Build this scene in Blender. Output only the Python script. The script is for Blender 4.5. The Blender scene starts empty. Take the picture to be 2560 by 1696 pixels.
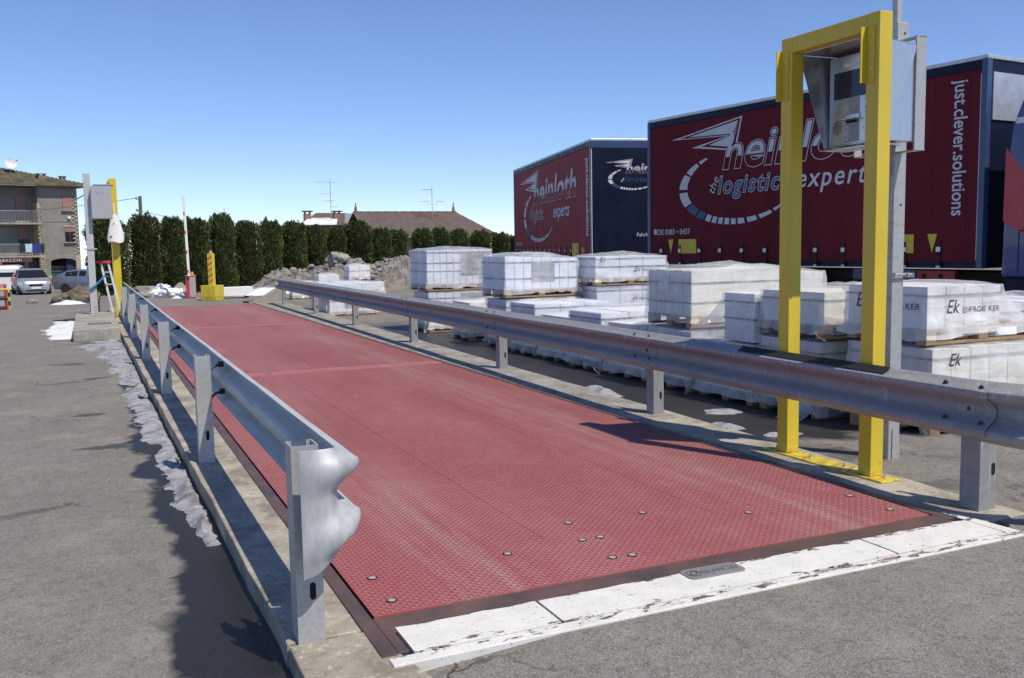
import bpy, bmesh, math, random
import numpy as np
from mathutils import Vector, Matrix, noise
from mathutils.bvhtree import BVHTree

PI = math.pi
R = math.radians
SC = bpy.context.scene
COL = SC.collection

# ------------------------------------------------------------------ camera, sky, sun, exposure
yaw, pitch, roll = 0.4237, 0.10068, -0.01737
f_ = Vector((math.sin(yaw) * math.cos(pitch), math.cos(yaw) * math.cos(pitch), -math.sin(pitch)))
r0 = f_.cross(Vector((0, 0, 1))).normalized()
u0 = r0.cross(f_)
r_ = math.cos(roll) * r0 + math.sin(roll) * u0
u_ = -math.sin(roll) * r0 + math.cos(roll) * u0
cd = bpy.data.cameras.new('camera')
cd.sensor_width = 36
cd.lens = 32.71
cd.clip_start = 0.05
cd.clip_end = 6000
cam = bpy.data.objects.new('camera', cd)
COL.objects.link(cam)
Mc = Matrix((r_, u_, -f_)).transposed().to_4x4()
Mc.translation = (-0.9414, -3.449, 1.4457)
cam.matrix_world = Mc
SC.camera = cam

SUN_EL, SUN_AZ = R(58), R(-66)          # azimuth measured from +X towards +Y
W = bpy.data.worlds.new('World')
SC.world = W
W.use_nodes = True
wn = W.node_tree
sky = wn.nodes.new('ShaderNodeTexSky')
sky.sky_type = 'NISHITA'
sky.sun_disc = False
sky.sun_elevation = SUN_EL
sky.sun_rotation = R(90) - SUN_AZ
sky.altitude = 0
sky.air_density = 0.75
sky.dust_density = 0.0
sky.ozone_density = 6.0
wn.nodes['Background'].inputs[1].default_value = 0.108
tint = wn.nodes.new('ShaderNodeMix')          # the camera's white balance renders the sky a touch more violet
tint.data_type = 'RGBA'
tint.blend_type = 'MULTIPLY'
tint.inputs[0].default_value = 1.0
tint.inputs[7].default_value = (1.04, 1.0, 1.09, 1)
wn.links.new(sky.outputs[0], tint.inputs[6])
wn.links.new(tint.outputs[2], wn.nodes['Background'].inputs[0])
sd = bpy.data.lights.new('sun', 'SUN')
sd.energy = 3.7
sd.angle = R(0.53)
sd.color = (1.0, 0.91, 0.77)
sun = bpy.data.objects.new('sun', sd)
COL.objects.link(sun)
tow = Vector((math.cos(SUN_EL) * math.cos(SUN_AZ), math.cos(SUN_EL) * math.sin(SUN_AZ), math.sin(SUN_EL)))
sun.rotation_euler = tow.to_track_quat('Z', 'Y').to_euler()
sun.location = (30, -8, 30)
vs = SC.view_settings
vs.view_transform = 'Standard'
vs.look = 'None'
vs.exposure = 0.4
vs.gamma = 1
vs.use_curve_mapping = False
SC.cycles.max_bounces = 5
SC.cycles.diffuse_bounces = 3
SC.cycles.glossy_bounces = 3
SC.cycles.transparent_max_bounces = 8

# ------------------------------------------------------------------ helpers
rng = random.Random(7)


def tag(o, label=None, cat=None, group=None, kind=None):
    if label: o['label'] = label
    if cat: o['category'] = cat
    if group: o['group'] = group
    if kind: o['kind'] = kind
    return o


def empty(name, loc=(0, 0, 0), rz=0.0, label=None, cat=None, group=None, parent=None):
    o = bpy.data.objects.new(name, None)
    o.empty_display_size = 0.1
    COL.objects.link(o)
    o.location = loc
    o.rotation_euler = (0, 0, rz)
    if parent: o.parent = parent
    return tag(o, label, cat, group)


class MB:
    def __init__(s):
        s.v = []
        s.f = []

    def add(s, v, f, M=None):
        o = len(s.v)
        if M is not None:
            v = [tuple(M @ Vector(p)) for p in v]
        s.v += [tuple(p) for p in v]
        s.f += [tuple(i + o for i in q) for q in f]
        return s

    def box(s, x0, x1, y0, y1, z0, z1, M=None):
        v = [(x0, y0, z0), (x1, y0, z0), (x1, y1, z0), (x0, y1, z0), (x0, y0, z1), (x1, y0, z1), (x1, y1, z1), (x0, y1, z1)]
        f = [(0, 3, 2, 1), (4, 5, 6, 7), (0, 1, 5, 4), (1, 2, 6, 5), (2, 3, 7, 6), (3, 0, 4, 7)]
        return s.add(v, f, M)

    def rings(s, rs, closed=True, caps=True, M=None):
        n = len(rs[0])
        v = [p for r in rs for p in r]
        f = []
        m = n if closed else n - 1
        for i in range(len(rs) - 1):
            for j in range(m):
                a = i * n + j
                b = i * n + (j + 1) % n
                f.append((a, b, b + n, a + n))
        if caps and closed:
            f.append(tuple(range(n))[::-1])
            f.append(tuple((len(rs) - 1) * n + k for k in range(n)))
        return s.add(v, f, M)

    def cyl(s, p0, p1, r0, r1=None, n=12, M=None):
        r1 = r0 if r1 is None else r1
        p0, p1 = Vector(p0), Vector(p1)
        d = (p1 - p0).normalized()
        a = d.orthogonal().normalized()
        b = d.cross(a)
        rs = []
        for p, r in ((p0, r0), (p1, r1)):
            rs.append([p + a * math.cos(2 * PI * k / n) * r + b * math.sin(2 * PI * k / n) * r for k in range(n)])
        return s.rings(rs, M=M)

    def tube(s, pts, r, n=8, M=None):
        pts = [Vector(p) for p in pts]
        rs = []
        a = None
        for i, p in enumerate(pts):
            d = (pts[min(i + 1, len(pts) - 1)] - pts[max(i - 1, 0)]).normalized()
            if a is None:
                a = d.orthogonal().normalized()
            else:
                a = (a - d * a.dot(d)).normalized()
            b = d.cross(a)
            rr = r[i] if isinstance(r, (list, tuple)) else r
            rs.append([p + a * math.cos(2 * PI * k / n) * rr + b * math.sin(2 * PI * k / n) * rr for k in range(n)])
        return s.rings(rs, M=M)

    def prism(s, poly, axis, a, b, M=None):
        def mk(p, t):
            if axis == 'x': return (t, p[0], p[1])
            if axis == 'y': return (p[0], t, p[1])
            return (p[0], p[1], t)
        return s.rings([[mk(p, a) for p in poly], [mk(p, b) for p in poly]], M=M)

    def lathe(s, prof, n=16, M=None, cx=0, cy=0):
        rs = [[(cx + r * math.cos(2 * PI * k / n), cy + r * math.sin(2 * PI * k / n), z) for k in range(n)] for r, z in prof]
        return s.rings(rs, M=M)

    def mesh(s, name):
        me = bpy.data.meshes.new(name)
        me.from_pydata(s.v, [], s.f)
        bm = bmesh.new()
        bm.from_mesh(me)
        bmesh.ops.recalc_face_normals(bm, faces=bm.faces)
        bm.to_mesh(me)
        bm.free()
        return me

    def build(s, name, mat, parent=None, loc=(0, 0, 0), smooth=False, bevel=0.0, seg=2, rz=0.0):
        return put(name, s.mesh(name), mat, parent, loc, smooth, bevel, seg, rz)


def put(name, me, mat, parent=None, loc=(0, 0, 0), smooth=False, bevel=0.0, seg=2, rz=0.0):
    if mat is not None and not me.materials:
        me.materials.append(mat)
    if smooth:
        for p in me.polygons: p.use_smooth = True
        try:
            me.set_sharp_from_angle(angle=R(38))
        except Exception:
            pass
    o = bpy.data.objects.new(name, me)
    COL.objects.link(o)
    o.location = loc
    o.rotation_euler = (0, 0, rz)
    if parent: o.parent = parent
    if bevel:
        m = o.modifiers.new('bevel', 'BEVEL')
        m.width = bevel
        m.segments = seg
        m.limit_method = 'ANGLE'
        m.angle_limit = R(40)
    return o


def again(o, parent, loc, rz=0.0, scale=None):
    c = o.copy()
    COL.objects.link(c)
    c.parent = parent
    c.location = loc
    c.rotation_euler = (0, 0, rz)
    if scale: c.scale = scale
    return c


def part_box(name, mat, parent, x0, x1, y0, y1, z0, z1, bevel=0.0, M=None):
    return MB().box(x0, x1, y0, y1, z0, z1, M).build(name, mat, parent, bevel=bevel)


def fb(x, y, z=0.0, o=4):
    return noise.fractal(Vector((x, y, z)), 1.0, 2.0, o)


# ------------------------------------------------------------------ materials
class NB:
    def __init__(s, name):
        s.m = bpy.data.materials.new(name)
        s.m.use_nodes = True
        s.t = s.m.node_tree
        s.b = s.t.nodes['Principled BSDF']

    def n(s, typ, **kw):
        q = s.t.nodes.new(typ)
        for k, v in kw.items():
            setattr(q, k, v)
        return q

    def put(s, sock, val):
        if isinstance(val, bpy.types.NodeSocket):
            s.t.links.new(val, sock)
        elif isinstance(val, (tuple, list)) and len(val) == 3 and sock.type == 'RGBA':
            sock.default_value = (*val, 1)
        else:
            sock.default_value = val

    def obj(s): return s.n('ShaderNodeTexCoord').outputs['Object']
    def pos(s): return s.n('ShaderNodeNewGeometry').outputs['Position']

    def scale(s, co, v):
        q = s.n('ShaderNodeMapping')
        s.put(q.inputs[0], co)
        q.inputs['Scale'].default_value = v
        return q.outputs[0]

    def noise(s, co, sc, det=3.0, rough=0.55, dist=0.0):
        q = s.n('ShaderNodeTexNoise')
        s.put(q.inputs['Vector'], co)
        q.inputs['Scale'].default_value = sc
        q.inputs['Detail'].default_value = det
        q.inputs['Roughness'].default_value = rough
        q.inputs['Distortion'].default_value = dist
        return q.outputs['Fac']

    def voro(s, co, sc, out='Distance', feat='F1'):
        q = s.n('ShaderNodeTexVoronoi', feature=feat)
        s.put(q.inputs['Vector'], co)
        q.inputs['Scale'].default_value = sc
        return q.outputs[out]

    def ramp(s, fac, a, b, lo=0.0, hi=1.0):
        q = s.n('ShaderNodeMapRange', clamp=True)
        s.put(q.inputs[0], fac)
        q.inputs[1].default_value = a
        q.inputs[2].default_value = b
        q.inputs[3].default_value = lo
        q.inputs[4].default_value = hi
        return q.outputs[0]

    def mix(s, fac, a, b):
        q = s.n('ShaderNodeMix', data_type='RGBA')
        s.put(q.inputs[0], fac)
        s.put(q.inputs[6], a)
        s.put(q.inputs[7], b)
        return q.outputs[2]

    def math(s, op, a, b=0.0):
        q = s.n('ShaderNodeMath', operation=op)
        s.put(q.inputs[0], a)
        s.put(q.inputs[1], b)
        return q.outputs[0]

    def xyz(s, co):
        q = s.n('ShaderNodeSeparateXYZ')
        s.put(q.inputs[0], co)
        return q.outputs

    def bump(s, h, strength=0.3, dist=0.01, normal=None):
        q = s.n('ShaderNodeBump')
        q.inputs['Strength'].default_value = strength
        q.inputs['Distance'].default_value = dist
        s.put(q.inputs['Height'], h)
        if normal is not None: s.put(q.inputs['Normal'], normal)
        return q.outputs[0]

    def fin(s, col=None, rough=None, metal=None, normal=None, spec=None, coat=None):
        b = s.b.inputs
        if col is not None: s.put(b['Base Color'], col)
        if rough is not None: s.put(b['Roughness'], rough)
        if metal is not None: s.put(b['Metallic'], metal)
        if normal is not None: s.put(b['Normal'], normal)
        if spec is not None: s.put(b['Specular IOR Level'], spec)
        if coat is not None: s.put(b['Coat Weight'], coat)
        return s.m


def pm(name, c, rough=0.55, metal=0.0, var=0.18, vs_=3.0, bump=0.0, bs=60.0, c2=None, spec=0.5, coat=None, stretch=None, bd=0.004):
    q = NB(name)
    co = q.obj()
    if stretch: co = q.scale(co, stretch)
    a = tuple(max(0, x * (1 - var)) for x in c)
    b = c2 if c2 else tuple(min(1, x * (1 + var)) for x in c)
    fac = q.ramp(q.noise(co, vs_, 5.0, 0.62), 0.3, 0.7)
    col = q.mix(fac, a, b)
    nr = q.bump(q.noise(co, bs, 3.0), bump, bd) if bump else None
    return q.fin(col, q.ramp(q.noise(co, vs_ * 2.3, 3.0), 0.3, 0.7, max(0.02, rough - 0.08), min(1, rough + 0.08)), metal, nr, spec, coat)


def m_asphalt():
    q = NB('asphalt')
    p = q.pos()
    x, y, z = q.xyz(p)
    fine = q.noise(p, 210, 2.0)
    vor = q.voro(p, 95)
    big = q.noise(p, 0.55, 5.0, 0.6)
    mid = q.noise(p, 5.0, 4.0, 0.65)
    base = q.mix(q.ramp(big, 0.32, 0.68), (0.138, 0.131, 0.118), (0.20, 0.191, 0.173))
    base = q.mix(q.ramp(mid, 0.42, 0.74, 0.0, 0.5), base, (0.115, 0.105, 0.088))
    base = q.mix(q.ramp(fine, 0.47, 0.60, 0.0, 0.55), base, (0.31, 0.295, 0.26))
    base = q.mix(q.ramp(vor, 0.0, 0.34, 0.8, 0.0), base, (0.045, 0.042, 0.037))
    mot = q.noise(p, 17, 5.0, 0.72)
    base = q.mix(q.ramp(mot, 0.50, 0.68, 0.0, 0.55), base, (0.085, 0.078, 0.067))
    base = q.mix(q.ramp(q.noise(p, 1.7, 5.0, 0.7), 0.52, 0.70, 0.0, 0.5), base, (0.31, 0.285, 0.235))
    vc = q.n('ShaderNodeRGBToBW')
    q.put(vc.inputs[0], q.voro(p, 120, 'Color'))
    base = q.mix(q.ramp(vc.outputs[0], 0.72, 0.80, 0.0, 0.35), base, (0.34, 0.32, 0.28))
    base = q.mix(q.ramp(vc.outputs[0], 0.28, 0.20, 0.0, 0.4), base, (0.06, 0.057, 0.052))
    # damp band by the left kerb and snow, blackened to paint the kerb's shadow
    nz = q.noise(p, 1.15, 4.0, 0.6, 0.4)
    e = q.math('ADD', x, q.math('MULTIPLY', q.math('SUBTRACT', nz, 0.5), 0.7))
    wet_shade = q.ramp(e, -0.70, -0.64)
    wet_shade = q.math('MULTIPLY', wet_shade, q.ramp(x, -0.2, -0.3))
    wet_shade = q.math('MULTIPLY', wet_shade, q.ramp(y, 17.0, 13.0))
    wet_shade = q.math('MULTIPLY', wet_shade, q.ramp(y, -0.9, -0.1))
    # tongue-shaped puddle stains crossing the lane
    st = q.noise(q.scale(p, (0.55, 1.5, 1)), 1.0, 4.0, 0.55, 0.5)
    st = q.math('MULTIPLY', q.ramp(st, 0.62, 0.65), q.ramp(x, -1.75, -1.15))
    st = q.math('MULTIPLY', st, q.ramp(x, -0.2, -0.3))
    wet_shade = q.math('MAXIMUM', wet_shade, q.math('MULTIPLY', st, 0.7))
    # damp yard between right kerb and pallets, darkened to paint the trailers' shade
    yard_shade = q.math('ADD', y, q.math('MULTIPLY', nz, 2.6))
    yard_shade = q.math('MULTIPLY', q.ramp(yard_shade, 2.9, 3.3), q.ramp(x, 3.2, 3.4))
    yard_shade = q.math('MULTIPLY', yard_shade, q.ramp(q.math('ADD', y, q.math('MULTIPLY', nz, 5)), 17.5, 15.5))
    yard_shade = q.math('MULTIPLY', yard_shade, q.ramp(x, 8.5, 7.0))
    wet_shade = q.math('MAXIMUM', wet_shade, q.math('MULTIPLY', yard_shade, 0.95))
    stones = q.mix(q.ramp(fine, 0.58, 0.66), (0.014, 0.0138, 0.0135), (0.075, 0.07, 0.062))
    col = q.mix(wet_shade, base, stones)
    # loose dark grit near the right post
    gr = q.math('MULTIPLY', q.ramp(q.noise(p, 1.9, 5.0, 0.7), 0.5, 0.56), q.ramp(x, 3.3, 3.5))
    gr = q.math('MULTIPLY', gr, q.ramp(x, 4.5, 4.0))
    gr = q.math('MULTIPLY', gr, q.ramp(fine, 0.40, 0.55))
    col = q.mix(q.math('MULTIPLY', gr, 0.8), col, (0.045, 0.043, 0.04))
    # thin wandering cracks, only here and there
    wob = q.n('ShaderNodeTexNoise')
    q.put(wob.inputs['Vector'], p)
    wob.inputs['Scale'].default_value = 3.5
    wob.inputs['Detail'].default_value = 5.0
    vm = q.n('ShaderNodeVectorMath', operation='MULTIPLY_ADD')
    q.put(vm.inputs[0], wob.outputs['Color'])
    vm.inputs[1].default_value = (0.35, 0.35, 0.35)
    q.put(vm.inputs[2], p)
    cr = q.voro(vm.outputs[0], 0.75, 'Distance', 'DISTANCE_TO_EDGE')
    ck = q.math('MULTIPLY', q.ramp(cr, 0.003, 0.0075, 1.0, 0.0), q.ramp(q.noise(p, 0.9, 3.0), 0.56, 0.64))
    col = q.mix(q.math('MULTIPLY', ck, 0.8), col, (0.035, 0.032, 0.028))
    rough = q.mix(wet_shade, (0.92, 0.92, 0.92), (0.42, 0.42, 0.42))
    n1 = q.bump(q.math('ADD', fine, q.math('MULTIPLY', vor, 0.8)), 0.55, 0.006)
    n2 = q.bump(mid, 0.2, 0.03, n1)
    return q.fin(col, rough, 0.0, n2, 0.35)


def m_concrete(name, c, dark, white=(0.6, 0.57, 0.5), sp=1.0):
    q = NB(name)
    p = q.pos()
    a = q.noise(p, 3.2 * sp, 5.0, 0.65, 0.3)
    b = q.noise(p, 26 * sp, 4.0, 0.7)
    d = q.noise(p, 160, 2.0)
    col = q.mix(q.ramp(a, 0.36, 0.68), dark, c)
    col = q.mix(q.ramp(b, 0.56, 0.72, 0.0, 0.7), col, white)
    col = q.mix(q.ramp(b, 0.42, 0.28, 0.0, 0.6), col, tuple(x * 0.4 for x in dark))
    nr = q.bump(q.math('ADD', b, q.math('MULTIPLY', d, 0.5)), 0.45, 0.008)
    return q.fin(col, 0.9, 0, nr, 0.3)


def m_galv(name, c=(0.42, 0.44, 0.46), rough=0.42, metal=0.55, dirt=0.35):
    q = NB(name)
    co = q.obj()
    sp = q.voro(co, 120, 'Color')
    bw = q.n('ShaderNodeRGBToBW')
    q.put(bw.inputs[0], sp)
    st = q.noise(q.scale(co, (14, 1.2, 14)), 1.6, 5.0, 0.7)
    vert = q.noise(q.scale(co, (30, 26, 2)), 1.0, 4.0, 0.7)
    col = q.mix(q.ramp(bw.outputs[0], 0.1, 0.9), tuple(x * 0.92 for x in c), tuple(min(1, x * 1.08) for x in c))
    col = q.mix(q.ramp(st, 0.5, 0.75, 0, dirt), col, (0.13, 0.125, 0.115))
    col = q.mix(q.ramp(vert, 0.55, 0.75, 0, dirt), col, (0.6, 0.6, 0.58))
    ro = q.ramp(st, 0.3, 0.7, rough - 0.1, rough + 0.16)
    nr = q.bump(q.noise(co, 9, 3.0), 0.12, 0.02)
    return q.fin(col, ro, metal, nr, 0.5)


def m_deck(name, tread=False):
    q = NB(name)
    p = q.pos()
    x, y, z = q.xyz(p)
    a = q.noise(q.scale(p, (1.3, 0.35, 1)), 1.1, 5.0, 0.6, 0.3)
    b = q.noise(p, 5.5, 4.0, 0.65)
    d = q.noise(p, 130, 2.0)
    col = q.mix(q.ramp(a, 0.3, 0.7), (0.325, 0.085, 0.088), (0.40, 0.125, 0.126))
    dust = q.math('ADD', q.math('MULTIPLY', a, 0.6), q.math('MULTIPLY', b, 0.5))
    dmask = q.ramp(dust, 0.52, 0.78, 0.0, 0.5)
    col = q.mix(dmask, col, (0.36, 0.20, 0.195))
    # two dusty wheel tracks running the length of the deck
    tk = q.math('ABSOLUTE', q.math('SUBTRACT', q.math('ABSOLUTE', q.math('SUBTRACT', x, 1.5)), 0.95))
    tk = q.math('MULTIPLY', q.ramp(tk, 0.34, 0.10), q.ramp(q.noise(q.scale(p, (9, 0.5, 1)), 1.0, 5.0, 0.65), 0.42, 0.66))
    col = q.mix(q.math('MULTIPLY', tk, 0.6), col, (0.43, 0.28, 0.27))
    sc = q.ramp(q.noise(q.scale(p, (22, 2.2, 1)), 1.0, 6.0, 0.75, 0.4), 0.66, 0.70)
    col = q.mix(q.math('MULTIPLY', sc, 0.6), col, (0.30, 0.25, 0.24))
    spk = q.ramp(q.noise(p, 38, 3.0), 0.70, 0.74, 0, 0.8)
    col = q.mix(spk, col, (0.16, 0.06, 0.06))
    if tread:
        grime_shade = q.ramp(z, 0.0028, 0.0008)
        col = q.mix(q.math('MULTIPLY', grime_shade, 0.95), col, (0.035, 0.011, 0.013))  # grime plus painted shade on the low sides of the lugs
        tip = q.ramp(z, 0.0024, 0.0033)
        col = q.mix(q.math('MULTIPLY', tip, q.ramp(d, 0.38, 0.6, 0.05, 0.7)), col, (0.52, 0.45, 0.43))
    return q.fin(col, q.ramp(b, 0.3, 0.7, 0.42, 0.6), 0.0, q.bump(d, 0.12, 0.002), 0.4)


def m_whitepaint():
    q = NB('chipped_white_paint')
    p = q.pos()
    x, y, z = q.xyz(p)
    a = q.noise(q.scale(p, (9, 22, 9)), 1.0, 6.0, 0.72, 0.6)
    b = q.noise(p, 70, 4.0, 0.7)
    c = q.noise(p, 6, 4.0, 0.6)
    yy = q.math('ADD', y, q.math('MULTIPLY', x, 0.012))
    edge = q.math('MAXIMUM', q.math('MULTIPLY', q.ramp(yy, -0.33, -0.375), q.ramp(yy, -0.44, -0.395)), q.ramp(yy, -0.165, -0.14))
    th = q.math('SUBTRACT', a, q.math('MULTIPLY', edge, 0.125))
    chip = q.ramp(th, 0.355, 0.338)
    pit = q.ramp(b, 0.62, 0.66)
    white = q.mix(q.ramp(c, 0.3, 0.7), (0.56, 0.555, 0.525), (0.67, 0.665, 0.64))
    under = q.mix(q.ramp(q.noise(p, 16, 3.0), 0.45, 0.6), (0.085, 0.078, 0.075), (0.26, 0.20, 0.16))
    col = q.mix(chip, white, under)
    col = q.mix(q.math('MULTIPLY', pit, 0.75), col, (0.22, 0.2, 0.17))
    h = q.math('SUBTRACT', q.math('MULTIPLY', b, 0.5), chip)
    return q.fin(col, 0.8, 0, q.bump(h, 0.6, 0.004), 0.3)


def m_film(name, op=0.31, tint=(0.9, 0.92, 0.95), bs=9.0):
    q = NB(name)
    co = q.obj()
    w = q.noise(q.scale(co, (1, 1, 2.2)), bs * 0.45, 3.0, 0.5, 0.6)
    w2 = q.noise(q.scale(co, (2.2, 2.2, 0.8)), 3.0, 2.0, 0.5, 0.6)
    rt = q.n('ShaderNodeMapping')
    q.put(rt.inputs[0], co)
    rt.inputs['Rotation'].default_value = (0.5, 0.6, 0.4)
    rt.inputs['Scale'].default_value = (2.0, 16.0, 9.0)
    cz = q.noise(rt.outputs[0], 1.6, 3.0, 0.5, 0.35)
    n0 = q.bump(q.math('ADD', w, q.math('MULTIPLY', w2, 0.8)), 0.4, 0.04)
    nr = q.bump(cz, 0.7, 0.014, n0)
    q.fin(tint, 0.13, 0.0, nr, 0.5)
    tr = q.n('ShaderNodeBsdfTransparent')
    mx = q.n('ShaderNodeMixShader')
    q.put(mx.inputs[0], q.ramp(w2, 0.3, 0.7, op - 0.10, min(1, op + 0.10)))
    q.t.links.new(tr.outputs[0], mx.inputs[1])
    q.t.links.new(q.b.outputs[0], mx.inputs[2])
    q.t.links.new(mx.outputs[0], q.t.nodes['Material Output'].inputs[0])
    return q.m


def m_carton(name, c):
    q = NB(name)
    co = q.obj()
    x, y, z = q.xyz(co)
    br = q.n('ShaderNodeTexBrick')
    q.put(br.inputs['Vector'], q.scale(co, (1, 1, 1)))
    col = q.mix(q.ramp(q.noise(co, 4.0, 3.0), 0.3, 0.7), tuple(v * 0.88 for v in c), c)
    d = q.voro(q.scale(co, (9, 9, 26)), 1.0)
    ink = q.math('MULTIPLY', q.ramp(d, 0.16, 0.12), q.ramp(q.noise(co, 3.1, 2.0), 0.55, 0.6))
    col = q.mix(q.math('MULTIPLY', ink, 0.55), col, (0.1, 0.13, 0.22))
    return q.fin(col, 0.6, 0, q.bump(q.noise(co, 14, 2.0), 0.15, 0.01), 0.4)


def m_snow(name='dirty_shaded_snow', c=(0.33, 0.342, 0.37), dirt=(0.10, 0.092, 0.08)):  # default base is dirty snow with bluish shade put into its colour
    q = NB(name)
    p = q.pos()
    a = q.noise(p, 7, 5.0, 0.7)
    b = q.noise(p, 45, 3.0)
    col = q.mix(q.ramp(a, 0.46, 0.66, 0, 0.85), c, dirt)
    col = q.mix(q.ramp(b, 0.58, 0.68, 0, 0.6), col, (0.16, 0.15, 0.14))
    return q.fin(col, 0.75, 0, q.bump(q.math('ADD', a, q.math('MULTIPLY', b, 0.4)), 0.6, 0.03), 0.3)


def m_leaf(name, a, b):
    q = NB(name)
    info = q.n('ShaderNodeObjectInfo')
    co = q.obj()
    n = q.noise(co, 2.2, 3.0)
    n2 = q.noise(co, 14, 2.0)
    col = q.mix(q.ramp(q.math('ADD', q.math('MULTIPLY', n, 0.6), q.math('MULTIPLY', n2, 0.4)), 0.38, 0.62), a, b)
    hs = q.n('ShaderNodeHueSaturation')
    q.put(hs.inputs['Color'], col)
    q.put(hs.inputs['Value'], q.ramp(info.outputs['Random'], 0, 1, 0.8, 1.2))
    q.put(hs.inputs['Hue'], q.ramp(info.outputs['Random'], 0, 1, 0.49, 0.515))
    return q.fin(hs.outputs[0], 0.6, 0, None, 0.3)


def m_curtain(name, c):
    q = NB(name)
    co = q.obj()
    x, y, z = q.xyz(co)
    w = q.noise(q.scale(co, (2.2, 1, 0.5)), 1.0, 4.0, 0.6)
    hz = q.noise(q.scale(co, (0.35, 1, 5.0)), 1.0, 3.0, 0.6)
    wv = q.math('SINE', q.math('MULTIPLY', x, 11.6))
    line = q.ramp(wv, 0.985, 0.999)
    col = q.mix(q.ramp(w, 0.3, 0.7), tuple(v * 0.85 for v in c), tuple(v * 1.12 for v in c))
    col = q.mix(q.math('MULTIPLY', line, 0.35), col, tuple(v * 0.35 for v in c))
    h = q.math('ADD', q.math('MULTIPLY', w, 1.0), q.math('MULTIPLY', hz, 0.8))
    return q.fin(col, 0.6, 0, q.bump(h, 0.3, 0.05), 0.08)


M = {}
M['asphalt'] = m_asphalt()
M['kerb'] = m_concrete('kerb_concrete', (0.42, 0.385, 0.315), (0.20, 0.18, 0.145))
M['kerb_grey'] = m_concrete('kerb_concrete_grey', (0.34, 0.325, 0.29), (0.17, 0.16, 0.14))  # greyer, darker concrete for the right kerb past its first slab
M['conc'] = m_concrete('block_concrete', (0.36, 0.345, 0.30), (0.22, 0.21, 0.18), sp=0.6)
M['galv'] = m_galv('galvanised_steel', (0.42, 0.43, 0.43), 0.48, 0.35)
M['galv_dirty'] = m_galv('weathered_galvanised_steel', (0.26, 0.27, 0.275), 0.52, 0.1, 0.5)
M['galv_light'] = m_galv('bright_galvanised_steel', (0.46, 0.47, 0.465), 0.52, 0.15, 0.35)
M['galv_end'] = pm('matte_zinc_sheet', (0.40, 0.42, 0.43), 0.55, 0.2, 0.28, 9.0, 0.12, 14, stretch=(1.6, 1.6, 0.5))
M['deck'] = m_deck('worn_red_deck_paint')
M['deck_strip'] = pm('faded_red_joint_plate', (0.34, 0.115, 0.118), 0.6, 0, 0.25, 5)
M['tread'] = m_deck('worn_red_tread_paint', True)
M['brown'] = pm('rusty_primer_steel', (0.085, 0.062, 0.062), 0.55, 0.15, 0.25, 4, 0.1, 50, c2=(0.15, 0.085, 0.065))
M['white_paint'] = m_whitepaint()
M['yellow'] = pm('yellow_enamel', (0.70, 0.50, 0.025), 0.38, 0, 0.07, 2.2, 0.05, 40, spec=0.5)
def m_yellow():
    q = NB('worn_yellow_enamel')
    co = q.obj()
    p = q.pos()
    x, y, z = q.xyz(p)
    a = q.noise(p, 1.6, 5.0, 0.6)
    b = q.noise(p, 34, 4.0, 0.7)
    st_ = q.noise(q.scale(p, (18, 18, 0.9)), 1.0, 5.0, 0.7)
    col = q.mix(q.ramp(a, 0.3, 0.7), (0.56, 0.425, 0.028), (0.64, 0.50, 0.045))
    col = q.mix(q.ramp(st_, 0.52, 0.72, 0, 0.3), col, (0.36, 0.27, 0.06))
    low = q.ramp(z, 0.55, 0.0, 0.0, 0.06)
    chip = q.ramp(q.math('ADD', b, low), 0.715, 0.73)
    col = q.mix(q.math('MULTIPLY', chip, 0.85), col, (0.16, 0.10, 0.06))
    foot = q.math('MULTIPLY', q.ramp(z, 0.05, 0.008), q.ramp(q.noise(p, 22, 4.0, 0.7), 0.46, 0.58))
    col = q.mix(q.math('MULTIPLY', foot, 0.7), col, (0.22, 0.12, 0.045))
    return q.fin(col, q.ramp(a, 0.3, 0.7, 0.34, 0.5), 0, q.bump(q.math('ADD', a, q.math('MULTIPLY', b, 0.12)), 0.08, 0.02), 0.45)


M['yellow'] = m_yellow()
M['bolt'] = pm('bright_zinc', (0.6, 0.6, 0.58), 0.35, 0.7, 0.15, 20)
M['dbolt'] = pm('dark_steel', (0.05, 0.052, 0.055), 0.5, 0.6, 0.3, 20)
M['cover'] = pm('pale_bolt_cover', (0.36, 0.335, 0.30), 0.7, 0.1, 0.3, 60)
M['black'] = pm('black_rubber', (0.010, 0.010, 0.012), 0.7, 0, 0.3, 9, 0.1, 60)
M['hole'] = pm('dark_void', (0.006, 0.006, 0.007), 0.9, 0, 0.2)
M['stainless'] = pm('brushed_stainless', (0.55, 0.56, 0.56), 0.3, 0.85, 0.06, 3, stretch=(40, 40, 1))
M['screen'] = pm('dark_lcd_glass', (0.025, 0.03, 0.055), 0.12, 0, 0.1, 3)
M['greystrip'] = pm('grey_printed_strip', (0.32, 0.32, 0.33), 0.5)
M['pale'] = pm('pale_print', (0.62, 0.62, 0.62), 0.6)
M['snow'] = m_snow()
M['snow_clean'] = m_snow('fresh_snow', (0.72, 0.75, 0.80), (0.48, 0.48, 0.49))
M['wood'] = pm('pallet_softwood', (0.40, 0.27, 0.15), 0.75, 0, 0.28, 2.2, 0.25, 30, stretch=(2, 9, 9))
M['film'] = m_film('stretch_film')
M['film_thin'] = m_film('thin_torn_film', 0.30, (0.82, 0.85, 0.9), 6.0)
M['film_dense'] = m_film('dense_white_film', 0.44, (0.92, 0.93, 0.95), 7.0)
M['carton'] = m_carton('white_tile_carton', (0.80, 0.81, 0.80))
M['carton_shade'] = m_carton('shade_tinted_tile_carton', (0.70, 0.75, 0.84))  # white cartons tinted blue to paint the shade they stand in
M['carton_cream'] = m_carton('cream_tile_carton', (0.72, 0.72, 0.62))
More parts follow.
